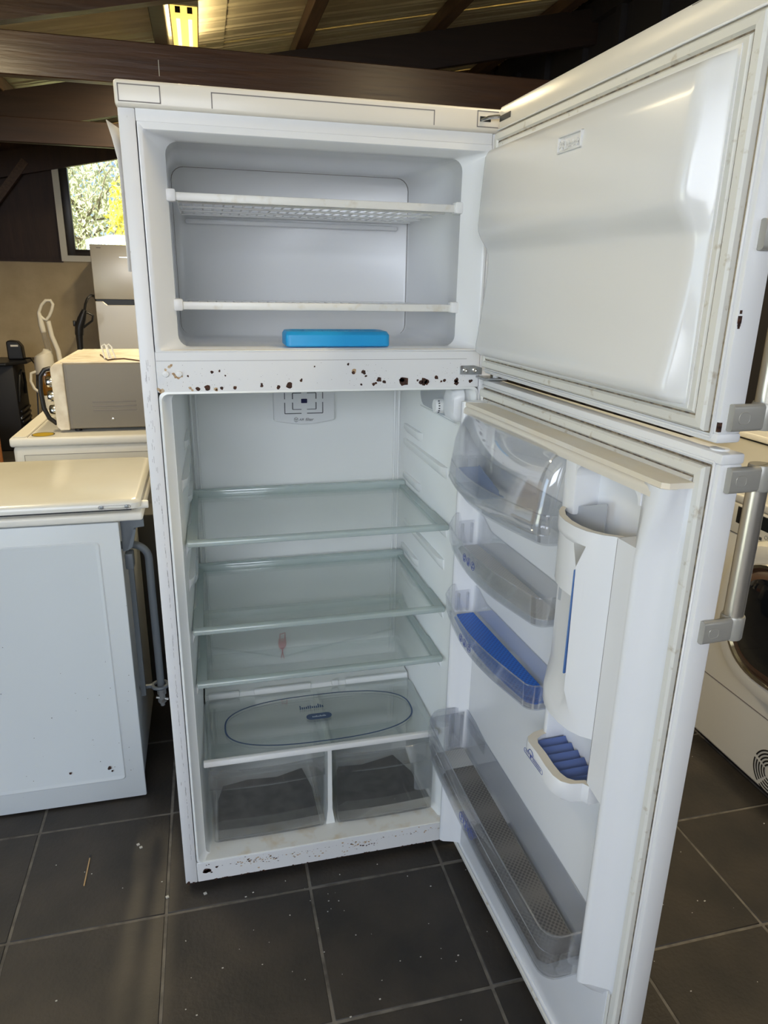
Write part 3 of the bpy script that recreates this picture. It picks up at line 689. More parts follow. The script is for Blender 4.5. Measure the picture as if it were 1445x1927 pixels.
# ------------------------------------------------------------------ doors
def door_mtx(deg):
    s = math.radians(deg)
    # local x = from hinge edge to free edge, local y = towards the outside face, local z up
    return Matrix(((math.cos(s), math.sin(s), 0, .6946), (-math.sin(s), math.cos(s), 0, -.0232), (0, 0, 1, 0), (0, 0, 0, 1)))
MU, ML = door_mtx(88.54), door_mtx(87.56)
DW, DT = .7052, .0335
class DB(MB):
    """builder in door coordinates (u along the door, n towards the inside, z)"""
    def dobj(self, name, m, parent, mtx, **k):
        self.v = [(p[0], -p[1], p[2]) for p in self.v]
        return self.obj(name, m, parent, mtx, **k)
def gasket(parent, mtx, u0, u1, z0, z1):
    prof = [(.0, .0), (.0, .008), (.003, .0115), (.013, .0125), (.0155, .0085), (.0185, .0085), (.021, .0115), (.033, .0105), (.036, .004), (.037, 0)]
    d = DB(); L = []
    for i, n in prof: L.append([(u0 + i, n, z0 + i), (u1 - i, n, z0 + i), (u1 - i, n, z1 - i), (u0 + i, n, z1 - i)])
    d.loft(L, True, False, False, smooth=False); o = d.dobj('gasket', 'gasket', parent, mtx)
    g2 = DB()
    for i in (.017,):
        a, b, cc_, dd = u0 + i, u1 - i, z0 + i, z1 - i; e = .0011
        g2.box(a - e, a + e, .0083, .0089, cc_, dd).box(b - e, b + e, .0083, .0089, cc_, dd).box(a, b, .0083, .0089, cc_ - e, cc_ + e).box(a, b, .0083, .0089, dd - e, dd + e)
    a, b, cc_, dd = u0 - .0012, u1 + .0012, z0 - .0012, z1 + .0012; e = .0014
    g2.box(a - e, a + e, 0, .0006, cc_, dd).box(b - e, b + e, 0, .0006, cc_, dd).box(a, b, 0, .0006, cc_ - e, cc_ + e).box(a, b, 0, .0006, dd - e, dd + e)
    g2.dobj('seal_groove', 'dirt', parent, mtx)
    if z0 > 1.2:
        g4 = DB(); g4.box(u1 + .0012, u1 + .0044, 0, .0012, z0 + .02, z1 - .05); g4.dobj('seal_grime', 'grime', parent, mtx)
    for i in (.0065,):
        g3 = DB(); a, b, cc_, dd = u0 - i, u1 + i, z0 - i, z1 + i; e = .0016
        g3.box(b - e, b + e, 0, .0035, cc_, dd, .001, 1).box(a, b, 0, .0035, dd - e, dd + e, .001, 1).box(a, b, 0, .0035, cc_ - e, cc_ + e, .001, 1)
        g3.dobj('frame_bead', 'enamel', parent, mtx)
    return o
def handle(mtx, zlo, zhi, nbar, u, label):
    """vertical bar handle on the free edge; zlo/zhi are the bracket centres"""
    d = DB(); hb = DB()
    t = -.066
    hb.tube([(u - .004, t, zlo + .004), (u - .004, t, zhi - .004)], .0128, 20)
    ho = hb.dobj('door_handle', 'grip', FR, mtx, label=label)
    for zc, sg in ((zlo, -1), (zhi, 1)):
        b = DB()
        # arm wrapping the free edge: a rounded slab from the door edge out to the bar
        prof = rrect(-.0165, .0165, -.0055, .0055, .0048, 4)
        path = [(-.0105, DW + .0042), (-.030, DW + .0042), (-.050, DW + .0035), (-.066, DW + .001), (-.078, DW - .005)]
        rings = []
        for n, uu in path: rings.append([(uu + b_, n, zc + a_) for a_, b_ in prof])
        b.loft(rings, True, True, True)
        b.lathe([(.0145, -.0165), (.0155, -.014), (.0155, .014), (.0145, .0165)], (u - .004, t, zc), 'Z', 20)
        bo = b.dobj('bracket', 'bracket', ho, mtx)
        cpb = DB(); pr_ = [(-.0255 + a, zc + b2_) for a, b2_ in rrect(-.0075, .0075, -.0068, .0068, .005, 5)]
        cpb.v = []; n_ = len(pr_)
        cpb.loft([[(DW + .0096, a, b2_) for a, b2_ in pr_], [(DW + .0105, a, b2_) for a, b2_ in pr_]], True, False, True)
        cpb.tube([(DW + .0103, a * 1.0, b2_) for a, b2_ in pr_], .0004, 4, closed=True)
        cpb.dobj('screw_cover', 'bracket', ho, mtx)
    return ho

# ---- freezer door
ZU = 1.2621
fd = DB().box(0, DW, -DT, 0, ZU + .0115, FH - .043, .003).dobj('freezer_door', 'enamel', FR, MU)
DB().box(-.001, DW + .001, -DT - .001, .0008, ZU, ZU + .0125, .004).dobj('door_end_cap', 'enamel', fd, MU)
DB().box(-.001, DW + .002, -DT - .002, .0012, FH - .0425, FH, .006).dobj('door_end_cap', 'cap', fd, MU)
DB().box(.004, .052, .0010, .0017, 1.7355, 1.7455).dobj('hinge_slot', 'black', fd, MU)
DB().box(.55, DW - .05, .0011, .0015, 1.7585, 1.7592).dobj('panel_seam', 'seam', fd, MU)
gasket(fd, MU, .006, .690, 1.2755, 1.7155)
# moulded inner panel: one extruded relief, flat top lobe, step, and flared lower lobe
fp = DB()
zn = [(1.3015, .012), (1.304, .030), (1.312, .0405), (1.325, .0405), (1.345, .0375), (1.385, .032), (1.42, .0275), (1.455, .0240), (1.480, .0235), (1.497, .0250), (1.506, .0285), (1.516, .0360), (1.527, .0440), (1.538, .0492), (1.550, .0505), (1.60, .0475), (1.645, .0445), (1.668, .0425), (1.678, .036), (1.684, .022), (1.687, .012)]
rings = []
for z, n in zn:
    q = n - .012; us = [(.028, .012), (.0305, .012 + q * .62), (.036, .012 + q * .92), (.046, n), (.627, n), (.639, .012 + q * .94), (.6455, .012 + q * .72), (.652, .012 + q * .10), (.656, .012)]
    rings.append([(u, nn, z) for u, nn in us])
fp.loft(rings, closed=False, smooth=True)
fp.box(.026, .660, .0, .0122, 1.298, 1.690)
fpo = fp.dobj('inner_panel', 'fdoorliner', fd, MU); fpo.data.set_sharp_from_angle(angle=math.radians(60))
# moulded star-rating plate in relief
ez = DB(); u0, u1, z0, z1, n = .332, .400, 1.6285, 1.6520, .0462
for a in ((u0, u1, z0, z0 + .0022), (u0, u1, z1 - .0022, z1), (u0, u0 + .0025, z0, z1), (u1 - .0025, u1, z0, z1), (.354, .356, z0 + .003, z0 + .0135), (.354, .394, z0 + .002, z0 + .0035)):
    ez.box(a[0], a[1], n - .004, n + .0022, a[2], a[3], .0006, 1)
def star(cu, cz, r):
    for k in range(3):
        a = PI * k / 3 + PI / 6; ez.obox((cu, n + .0006, cz), (r * math.cos(a), 0, r * math.sin(a)), (0, .0012, 0), (-.0011 * math.sin(a), 0, .0011 * math.cos(a)))
star(.345, 1.6400, .0075)
for k in range(3): star(.363 + k * .0125, 1.6375, .005)
ez.dobj('star_rating_plate', 'fdoorliner', fd, MU)
tr_ = DB(); tr_.tube([(.262, .0372, 1.334), (.275, .0372, 1.334), (.2685, .0364, 1.350)], .0005, 4, closed=True); tr_.dobj('moulded_triangle', 'seam', fd, MU)
h1 = handle(MU, 1.294, 1.4975, 0, DW, 'satin bar handle on the edge of the freezer door')
ch = DB()
for k, (z, r) in enumerate(((1.4065, .0042), (1.402, .003), (1.3985, .002), (1.415, .002), (1.284, .0040), (1.280, .0035))):
    u = DW + .0004
    if z < 1.29: ch.box(u - .004, u, -.004, .0003, z - r, z + r)
    else: ch.box(u - .002, u + .0002, -.0045 - r * .5, -.0035 + r * .4, z - r, z + r)
ch.dobj('paint_chip', 'rust', fd, MU)

# ---- fridge door
ZL = 1.2487
gd = DB().box(0, DW, -DT, 0, .032, ZL - .0135, .003).dobj('fridge_door', 'enamel', FR, ML)
DB().box(-.001, DW + .001, -DT - .001, .0008, ZL - .014, ZL, .0035).dobj('door_end_cap', 'enamel', gd, ML)
DB().box(-.001, DW + .001, -DT - .001, .0008, .019, .0325, .004).dobj('door_end_cap', 'enamel', gd, ML)
DB().lathe([(.0115, 0), (.0115, .0022), (.008, .0030)], (DW - .024, -.0165, ZL), 'Z', 20).dobj('screw_cover', 'wire', gd, ML)
gasket(gd, ML, .006, .690, .038, 1.2300)
dl = DB()
dl.box(.026, .668, .0, .0125, .060, 1.2075, .003)
near = [(.0165, .0), (.0170, .046), (.0195, .054), (.0240, .0585), (.0300, .0580), (.0360, .052), (.0420, .034), (.0480, .0190), (.0560, .0125), (.0560, .0)]
dl.prism(near, .075, 1.2075, 'Z', True)
farp = [(.630, .0), (.6320, .045), (.6350, .0530), (.6400, .0560), (.6455, .0555), (.6500, .0510), (.6545, .0400), (.6720, .0135), (.6790, .0125), (.6790, .0)]
def ridge_row(z):
    sft = .029 * max(0, min(1, (z - 1.095) / .11))
    return [((u + sft * min(1, max(0, (u - .634) / .012)) * min(1, max(0, (n - .012) / .025)) if u < .66 else u), n, z) for u, n in farp]
dl.loft([ridge_row(z) for z in (.335, .6, .9, 1.085, 1.095, 1.13, 1.17, 1.1996)], True, True, True)
dl.loft([[(u, n, .335) for u, n in farp], [(u * .5 + .325, n * .55, .312) for u, n in farp], [(.655 + (u - .655) * .4, n * .12, .300) for u, n in farp]], True, False, True)
dlo = dl.dobj('door_liner', 'doorliner', gd, ML); dlo.data.set_sharp_from_angle(angle=math.radians(50))
tl = DB(); tl.prism([(.004, 1.2000), (.0500, 1.1995), (.0545, 1.196), (.0560, 1.191), (.0560, 1.184), (.004, 1.184)], .020, .655, 'X', True)
tl.v = [(p[0], p[1], p[2]) for p in tl.v]
tlo = tl.dobj('top_ledge_front', 'cap', gd, ML)
DB().prism([(.018, .012), (.680, .012), (.6775, .046), (.670, .0535), (.026, .0535)], 1.1995, 1.2072, 'Z').dobj('top_ledge', 'yellowed', gd, ML)
# bay frame over the water dispenser: left column, arch corners
bf = DB()
bf.box(.4450, .4790, .006, .0555, 1.102, 1.188, .004)
bf.box(.4450, .4790, .006, .0430, .775, 1.104, .004)
bf.box(.4450, .4580, .006, .0480, .672, .785, .004)
for cu, sg in ((.479, 1), (.632, -1)):
    r = .020; p = [(cu - sg * .004, 1.190)] + [(cu + sg * (r - r * math.sin(a)), 1.186 - (r - r * math.cos(a))) for a in [PI / 2 * k / 6 for k in range(7)]][::-1] + [(cu - sg * .004, 1.160)]
    p = [(cu - sg * .004, 1.190), (cu + sg * r, 1.190), (cu + sg * r, 1.186)] + [(cu + sg * (r - r * math.sin(a)), 1.186 - r + r * math.cos(a)) for a in [PI / 2 * k / 6 for k in range(1, 7)]] + [(cu - sg * .004, 1.166)]
    bf.prism(p, .006, .0550, 'Y')
bf.dobj('bay_frame', 'doorliner', gd, ML)
# lower ledge line at the foot of the liner
DB().box(.03, .640, .006, .0165, .068, .078, .002).dobj('foot_bead', 'doorliner', gd, ML)
DB().box(.02, .60, -.0002, .0006, .0335, .0352).dobj('seam_line', 'dirt', gd, ML)

# ---- water dispenser
wd_out = [(.4465, .020), (.4470, .0490), (.4560, .0620), (.4720, .0750), (.4930, .0850), (.5180, .0905), (.5450, .0900), (.5680, .0840), (.5860, .0720), (.5970, .0575), (.6010, .0555)]
rec = [(.4465, .020), (.4470, .0480), (.4560, .0475), (.4720, .0490), (.4930, .0515), (.5180, .0550), (.5450, .0590), (.5535, .0880), (.5860, .0720), (.5970, .0575), (.6010, .0555)]
wd = DB(); rows = []
def lerp(a, b, t): return [(p[0] + (q[0] - p[0]) * t, p[1] + (q[1] - p[1]) * t) for p, q in zip(a, b)]
bot = [(u, .0555 + (n - .0555) * .80 if n > .0555 else n) for u, n in wd_out]
for z, t in ((1.107, 0), (1.092, 0), (1.086, 0), (1.050, 1), (.94, 1), (.845, 1), (.806, 0.0), (.785, 0.0), (.778, 0.0)):
    base = lerp(wd_out, bot, max(0, (1.107 - z) / .33) ** 1.5)
    rc = lerp(rec, bot, 0.25 * max(0, (1.107 - z) / .33))
    pr_ = lerp(base, rc, t); rows.append([(u, n, z) for u, n in pr_])
rows.append([(u, n - .006 if n > .03 else n, .778) for u, n in bot])
top = [[(u, n, 1.109) for u, n in wd_out], [(u + .0005, n - .0035 if n > .03 else n, 1.109) for u, n in wd_out], [(u + .0005, n - .0035 if n > .03 else n, 1.00) for u, n in wd_out]]
wd.loft(top[::-1] + rows, closed=False, smooth=True)
wd.add([(u, n, .782) for u, n in bot] + [(.601, .012, .782), (.4465, .012, .782)], [tuple(range(len(bot) + 2))])
wdo = wd.dobj('water_dispenser', 'reservoir', FR, ML); wdo.data.set_sharp_from_angle(angle=math.radians(45))
sdp = DB(); sdp.prism([(.6005, 1.1085), (.6430, 1.1085), (.6430, .690), (.6005, .700)], .010, .0558, 'Y'); sdp.dobj('side_panel', 'reservoir', wdo, ML)
rm = DB(); rm.loft([[(u, n, 1.1095) for u, n in wd_out[1:]], [(u, n - .0105, 1.1095) for u, n in wd_out[1:]]], closed=False, smooth=False); rm.dobj('reservoir_rim', 'yellowed', wdo, ML, flip=False)
dv = DB(); dv.add([(.4580, .052, 1.1095), (.5290, .0300, 1.1340), (.5290, .0300, .95), (.4580, .052, .95)], [(0, 1, 2, 3)])
dv.add([(.4580, .050, 1.1095), (.5290, .0285, 1.1340), (.5290, .0285, .95), (.4580, .050, .95)], [(3, 2, 1, 0)])
dv.loft([[(.4580, .052, 1.1095), (.5290, .0300, 1.1340), (.5290, .0300, .95)], [(.4580, .050, 1.1095), (.5290, .0285, 1.1340), (.5290, .0285, .95)]], closed=False, smooth=False)
dv.dobj('inner_flap', 'shaded_grey', wdo, ML, flip=False)  # same plastic as the reservoir, darkened in colour for the shade inside
ls = DB(); ls.obox((.5510, .0835, .958), (.0012, .0045, 0), (-.0012, .0003, 0), (0, 0, .086), 0); ls.dobj('level_window', 'bluestrip', wdo, ML)
DB().box(.6000, .6007, .0545, .0561, .700, 1.108).dobj('seam_line', 'seam', wdo, ML)
# drip tray
to = [(.4435, .012), (.4440, .0480), (.4480, .0680), (.4570, .0840), (.4700, .0900), (.5000, .0900), (.5350, .0930), (.5600, .0930), (.5760, .0880), (.5860, .0760), (.5900, .0560), (.6000, .0500), (.6000, .012)]
ty = DB(); ti = [(.516 + (u - .516) * .88 + .003, .012 + (n - .012) * .80) for u, n in to]
ty.loft([[(u, n * .94, .6550) for u, n in to], [(u, n, .6600) for u, n in to], [(u, n, .6870) for u, n in to], [(u, n * .985, .6900) for u, n in to], [(u, n, .6900) for u, n in ti], [(u, n, .6760) for u, n in ti]], True, True, True, smooth=True)
tyo = ty.dobj('drip_tray', 'reservoir', FR, ML); tyo.data.set_sharp_from_angle(angle=math.radians(40))
rr = DB(); rr.loft([[(u, n * .985, .6903) for u, n in to], [(u, n, .6903) for u, n in ti]], smooth=False); rr.dobj('tray_rim', 'yellowed', tyo, ML, flip=False)
gr = DB()
for k in range(6):
    a0 = .455 + k * .0205
    gr.prism([(a0, .677), (a0 + .010, .6845), (a0 + .0205, .677)], .013, .0715, 'Y', True)
gr.dobj('tray_grille', 'traygrille', tyo, ML)
lo = DB()
lz = [(.4850 + a, .6710 + b) for a, b in rrect(-.022, .046, -.0042, .0042, .004, 4)]
lo.tube([(u, .0912 + max(0, u - .5) * .045, z) for u, z in lz], .0005, 4, closed=True)
lo.tube([(.4850 + .0085 * math.cos(a), .0908, .6750 + .0085 * math.sin(a)) for a in [PI * k / 8 for k in range(9)]], .0006, 4)
lo.add([(.483, .0912, .6745), (.489, .0912, .6755), (.4885, .0912, .6690), (.485, .0912, .6680)], [(0, 1, 2, 3)])
for k in range(9):
    u = .494 + k * .0035; n = .0912 + (u - .5) * .045 + .0004; lo.add([(u, n, .6692), (u + .0018, n, .6692), (u + .0024, n, .6726), (u + .0006, n, .6726)], [(0, 1, 2, 3)])
for k in range(4):
    u = .467 + k * .0033; n = .0905; lo.add([(u, n, .6692), (u + .0016, n, .6692), (u + .002, n, .6724), (u + .0006, n, .6724)], [(0, 1, 2, 3)])
lo.dobj('tray_emblem', 'blueink', tyo, ML, flip=False)

# ---- clear door bins
def bin_outline(u0, u1, nb, nf, bulge, r=.022, nseg=14):
    p = [(u1, nb), (u1, nf - r)]
    for k in range(1, 5):
        a = PI / 2 * k / 5; p.append((u1 - r + r * math.cos(a), nf - r + r * math.sin(a)))
    for k in range(nseg + 1):
        t = k / nseg; u = (u1 - r) + (u0 + r - u1 + r) * t; p.append((u, nf + bulge * math.sin(PI * t)))
    for k in range(1, 5):
        a = PI / 2 + PI / 2 * k / 5; p.append((u0 + r + r * math.cos(a), nf - r + r * math.sin(a)))
    p += [(u0, nf - r), (u0, nb)]
    for k in range(1, 10): p.append((u0 + (u1 - u0) * k / 10, nb))
    return p
def door_bin(name, m, u0, u1, z0, z1, zl, nb, nf, bulge, label, tilt=0.0, taper=.006, r=.022):
    out = bin_outline(u0, u1, nb, nf, bulge, r); cu = (u0 + u1) / 2; cn = (nb + nf) / 2
    def top_z(u, n):
        a = max(0, min(1, (u0 + .085 - u) / .035)); b = max(0, min(1, (nf - .005 - n) / .02)); s = a * (1 if n < nb + .002 else b)
        return z1 + (zl - z1) * (s * s * (3 - 2 * s)) - tilt * (u - u0)
    def shr(u, n, d, t): 
        return (u + (d if u < cu else -d) * min(1, abs(u - cu) / (abs(u1 - u0) * .35)), (nb + t) if n < nb + .002 else n - d)
    zf = lambda u, z: z - tilt * (u - u0)
    A = [[(*shr(u, n, taper + .004, 0), zf(u, z0)) for u, n in out], [(*shr(u, n, taper, 0), zf(u, z0 + .004)) for u, n in out],
         [(*shr(u, n, taper * .6, 0), zf(u, z0 + (z1 - z0) * .34)) for u, n in out], [(*shr(u, n, taper * .6 - .0022, 0), zf(u, z0 + (z1 - z0) * .37)) for u, n in out],
         [(u, n, top_z(u, n)) for u, n in out]]
    t = .0022
    Bq = [[(*shr(u, n, t, t), top_z(u, n)) for u, n in out], [(*shr(u, n, taper + t, t), zf(u, z0 + .0045)) for u, n in out]]
    d = DB(); d.loft(A + Bq, True, True, True)
    o = d.dobj(name, m, FR, ML, label=label)
    rimb = DB(); rimb.tube([(u, n, top_z(u, n)) for u, n in out], .0013, 5, closed=True); rimb.dobj('bin_rim', m, o, ML)
    cl = DB(); cl.box(u0 + .012, u0 + .014, nb + .008, nb + .045, z0 + .012, z1 + .006 , .0008, 1).box(u0 + .0125, u0 + .018, nb + .012, nb + .018, z0 + .012, z1, .001, 1).box(u0 + .0125, u0 + .018, nb + .034, nb + .040, z0 + .012, z1, .001, 1)
    cl.dobj('bin_clip', m, o, ML)
    return o
def icons(parent, us, nfun, z, r=.0082, lean=0.0):
    ic = DB()
    for i, u in enumerate(us):
        n0 = nfun(u); sl_ = (nfun(u + .004) - nfun(u - .004)) / .008
        P = lambda a, b: (u + a, n0 + a * sl_ + .0006, z(u) + b)
        ic.tube([P(r * math.cos(2 * PI * k / 18), r * 1.0 * math.sin(2 * PI * k / 18)) for k in range(18)], .00055, 4, closed=True)
        shapes = (([(-.0034, .001), (.0034, .001), (.0030, .0052), (-.0030, .0052)], [(-.0028, -.0058), (.0028, -.0058), (.0034, -.0008), (-.0034, -.0008)]),
                  ([(-.0014, .0062), (.0014, .0062), (.0014, .002), (.0034, -.002), (.0032, -.006), (-.0032, -.006), (-.0034, -.002), (-.0014, .002)],),
                  ([(-.0045, -.001), (-.001, -.001), (-.001, -.0055), (-.0040, -.0045)], [(.001, -.0055), (.0045, -.004), (.0045, -.001), (.001, -.001)], [(-.002, .001), (.002, .001), (.0026, .0048), (0, .0058), (-.0026, .0048)]))[i]
        for s in shapes: ic.add([P(a, b) for a, b in s], [tuple(range(len(s)))])
    ic.dobj('bin_symbols', 'blueink', parent, ML, flip=False)
def front_n(u0, u1, nf, bulge, r=.022):
    return lambda u: nf + bulge * math.sin(PI * min(1, max(0, (u1 - r - u) / (u1 - u0 - 2 * r))))
b2o = door_bin('door_bin', 'clearplastic', .0335, .4430, .8860, .9450, .9660, .0140, .0840, .022, None)
icons(b2o, (.190, .2125, .235), front_n(.0335, .443, .0840, .022), lambda u: .9245)
b3o = door_bin('door_bin', 'clearplastic', .0335, .4430, .7220, .7790, .7960, .0140, .0840, .022, None)
icons(b3o, (.195, .2175, .240), front_n(.0335, .443, .0840, .022), lambda u: .7500)
b4o = door_bin('bottle_bin', 'smoke', .0400, .6300, .3580, .4620, .4740, .0140, .1140, .006, 'deep smoky bottle bin at the bottom of the door', tilt=.062, taper=.004, r=.030)
icons(b4o, (.283, .307, .331), front_n(.04, .63, .1130, .006, .03), lambda u: .3765, r=.011)
bd = DB(); ob = bin_outline(.040, .630, .014, .1165, .006, .030)
bd.loft([[(u, n, .458 - .062 * (u - .04)) for u, n in ob[:29]], [(u, n + .0008, .456 - .062 * (u - .04)) for u, n in ob[:29]], [(u, n + .0005, .425 - .062 * (u - .04)) for u, n in ob[:29]], [(u, n - .002, .424 - .062 * (u - .04)) for u, n in ob[:29]]], closed=False)
bd.dobj('front_band', 'smoke', b4o, ML)
# dairy compartment: bin plus tilting clear hood
b1o = door_bin('dairy_bin', 'clearplastic', .0335, .4430, 1.0340, 1.0900, 1.0950, .0140, .0860, .026, 'clear dairy bin with a domed flip-up hood')
hd = DB(); rows = []
for z, k, dn in ((1.0560, 1.02, .004), (1.075, 1.02, .003), (1.10, 1.0, 0.0), (1.135, .93, 0.0), (1.160, .82, 0), (1.178, .68, 0), (1.1870, .54, 0), (1.1895, .46, 0)):
    ins = .004 + max(0, z - 1.15) * .12
    o_ = bin_outline(.0335 + ins, .4430 - ins, .022, .022 + (.088 - .022) * k + dn, .026 * k, .026)[1:29]
    rows.append([(u, n, z) for u, n in o_])
hd.loft(rows, closed=False); hd.add(rows[-1] + [(.4390 - .005, .022, 1.1895), (.0375 + .005, .022, 1.1895)][:0], [])
lid = [(u, n, 1.1895) for u, n, z in rows[-1]]; hd.add(lid, [tuple(range(len(lid)))])
hdo = hd.dobj('hood', 'clearplastic', b1o, ML)
md = hdo.modifiers.new('thickness', 'SOLIDIFY'); md.thickness = .0018
hr = DB(); hr.tube(rows[0], .0015, 5); hr.dobj('hood_rim', 'clearplastic', b1o, ML)
DB().lathe([(.006, 0), (.006, .006)], (.4400, .052, 1.104), 'X', 12).dobj('hood_pivot', 'clearplastic', b1o, ML)
eg = DB(); eg.box(.060, .180, .024, .078, 1.0400, 1.0425).box(.060, .062, .024, .078, 1.0400, 1.075).prism([(.07, 1.042), (.17, 1.042), (.17, 1.052), (.07, 1.080)], .030, .032, 'Y'); eg.dobj('blue_inner_tray', 'bluestrip', b1o, ML)
h2 = handle(ML, 1.0085, 1.2160, 0, DW, 'satin bar handle on the edge of the fridge door')
# middle hinge
mh = MB(); mh.prism([(.6480, 1.2575), (.6480, 1.2735), (.6500, 1.2755), (.6790, 1.2760), (.6960, 1.2710), (.6960, 1.2570)], -.0060, -.0005, 'Y')
mh.box(.684, .735, -.052, -.002, 1.2495, 1.2545, .001, 1)
mho = mh.obj('middle_hinge', 'steel', FR)
for x in (.6575, .6790): MB().lathe([(.0052, -.0062), (.0052, -.0078), (.003, -.0090), (.0016, -.0082)], (x, 0, 1.2662), 'Y', 12).obj('bolt', 'bright', mho)
MB().lathe([(.006, 1.2545), (.006, 1.2600)], (.7140, -.040, 0), 'Z', 12).obj('hinge_pin', 'wire', mho)

# ------------------------------------------------------------------ loose things in and on the refrigerator
def mat_thing(name, m, poly, z, th_, label, cat, mtx, tilt=0, u0=0):
    d = DB(); zf = lambda u, z: z - tilt * (u - u0)
    d.loft([[(u, n, zf(u, z)) for u, n in poly], [(u, n, zf(u, z + th_)) for u, n in poly]], True, True, True, smooth=False)
    # origin at the mat itself, world transform baked so it stays a top-level object
    vs = [mtx @ Vector((p[0], -p[1], p[2])) for p in d.v]; cen = sum(vs, Vector()) / len(vs); cen.z = min(v.z for v in vs)
    q = MB(); q.v = [tuple(mtx.to_3x3().inverted() @ (v - cen)) for v in vs]; q.f = d.f; q.sm = d.sm
    mm = mtx.copy(); mm.translation = cen
    return tag(q.obj(name, m, None, mm), label, cat)
def mat_poly(u0, u1, nb, nf, bulge):
    p = [(u0, nb), (u1, nb), (u1, nf - .012)]
    for k in range(13):
        t = k / 12; p.append((u1 - .012 + (u0 + .012 - u1 + .012) * t, nf + bulge * math.sin(PI * t)))
    return p + [(u0, nf - .012)]
mat_thing('bin_mat', 'bluemat', mat_poly(.062, .428, .0195, .0700, .018), .7320, .002, 'bright blue dimpled mat lying in the third door bin', 'mat', ML)
mat_thing('bin_mat', 'silvermat', mat_poly(.062, .428, .0195, .0700, .018), .8965, .002, 'pale silver dimpled mat lying in the second door bin', 'mat', ML)
mat_thing('bin_mat', 'greymat', mat_poly(.118, .600, .0200, .1000, .005), .3660, .002, 'long dark grey dimpled mat lying in the deep bottle bin', 'mat', ML, .062, .04)
mat_thing('bin_mat', 'silvermat', mat_poly(.056, .116, .0200, .1000, .003), .3655, .0015, 'short pale dimpled mat at the hinge end of the bottle bin', 'mat', ML, .062, .04)
tag(MB().prism([(.083, .055), (.344, .055), (.342, .20), (.325, .285), (.25, .262), (.17, .268), (.10, .255), (.086, .20)], .0865, .0900, 'Z').obj('foam_mat', 'foam'), 'dark grey foam mat in the left crisper drawer', 'mat')
tag(MB().prism([(.396, .055), (.637, .055), (.634, .20), (.60, .285), (.50, .262), (.43, .268), (.400, .20)], .0865, .0900, 'Z').obj('foam_mat', 'foam'), 'dark grey foam mat in the right crisper drawer', 'mat')
# ice pack
ip = MB(); ip.loft([[(x, y, 1.3128) for x, y in rrect(.286, .499, .034, .118, .008, 4)], [(x, y, 1.3150) for x, y in rrect(.2835, .5015, .0315, .1205, .010, 4)], [(x, y, 1.336) for x, y in rrect(.2835, .5015, .0335, .1185, .010, 4)],
        [(x, y, 1.3425) for x, y in rrect(.287, .498, .040, .114, .010, 4)], [(x, y, 1.3435) for x, y in rrect(.296, .489, .048, .106, .008, 4)], [(x, y, 1.3410) for x, y in rrect(.300, .485, .052, .102, .008, 4)]], True, True, True)
ipo = thing('ice_pack', 'bright blue plastic ice pack lying on the freezer floor', 'ice pack', (.3925, .076, 1.3128))
par(ip.obj('pack_body', 'icepack'), ipo)
ipt = MB()
for k in range(7): ipt.box(.325 + k * .020, .336 + k * .020, .066, .086, 1.3405, 1.3432, .001, 1)
ipt.obj('moulded_lettering', 'icepack', ipo)
# red drain pick standing in the gutter
dp = thing('drain_pick', 'small red plastic drain pick standing in the gutter behind the glass shelves', 'drain tool', (.294, .4415, .362))
pg = MB(); pg.prism([(.2865, .447), (.3025, .452), (.3045, .440), (.2840, .436)], .4405, .4435, 'Y')
pg = MB()
for a in ([(.2855, .4290), (.2880, .4290), (.2900, .4500), (.2870, .4480)], [(.2870, .4480), (.2895, .4460), (.3030, .4500), (.3030, .4525)], [(.3005, .4300), (.3035, .4300), (.3050, .4520), (.3020, .4520)],
          [(.2830, .4310), (.3050, .4330), (.3065, .4180), (.3045, .4080), (.2970, .3985), (.2905, .3985), (.2840, .4060), (.2825, .4180)], [(.2925, .4000), (.2960, .4000), (.2955, .3860), (.2930, .3860)],
          [(.2930, .3900), (.2955, .3860), (.2905, .3700), (.2885, .3700)], [(.2930, .3860), (.2955, .3900), (.2995, .3680), (.2970, .3680)]):
    pg.prism(a, .4405, .4440, 'Y')
pg.obj('pick', 'red', dp)
# paper sheet curling off the left side of the cabinet
pp = MB(); rows = []
for k in range(9):
    z = 1.452 + (1.714 - 1.452) * k / 8; lift = .0 + .0185 * max(0, (k - 5.5) / 2.5) ** 1.6
    y0 = .012 if k < 8 else .03
    rows.append([(-.0015 - .0095 - lift * .9, y0 + .05, z), (-.0015 - .0045 - lift * .45, y0 + .12, z), (-.0015 - .0015, y0 + .20, z), (-.0015, y0 + .27, z)])
pp.loft(rows, closed=False); ppo = pp.obj('paper_sheet', 'paper'); sm_ = ppo.modifiers.new('thickness', 'SOLIDIFY'); sm_.thickness = .0006
tag(ppo, 'white paper sheet peeling off the left side of the open refrigerator', 'paper')
# ================================================================== OTHER APPLIANCES
# ---- old gas cooker at the left, seen from its side
ck = thing('gas_cooker', 'old white gas cooker with scuffed side panel and closed cream lid', 'cooker', (-.43, .64, 0))
CX0, CX1, CY0, CY1 = -.76, -.118, .370, .90
ckb = MB().box(CX0, CX1 - .012, CY0 + .006, CY1, .012, .846, .004).obj('body', 'cooker', ck)
sp = MB(); sp.box(CX0, CX1, CY0, CY0 + .008, .006, .848, .004)
spo = sp.obj('side_panel', 'cooker', ck)
eb = MB(); eb.loft([[(x, CY0 + .0005, z) for x, z in rrect(CX0 + .04, -.168, .072, .800, .012)], [(x, CY0 - .0028, z) for x, z in rrect(CX0 + .044, -.1715, .0755, .7965, .010)], [(x, CY0 - .0028, z) for x, z in rrect(CX0 + .046, -.1735, .0775, .7945, .010)], [(x, CY0 - .0005, z) for x, z in rrect(CX0 + .05, -.178, .082, .790, .008)]], True, False, True)
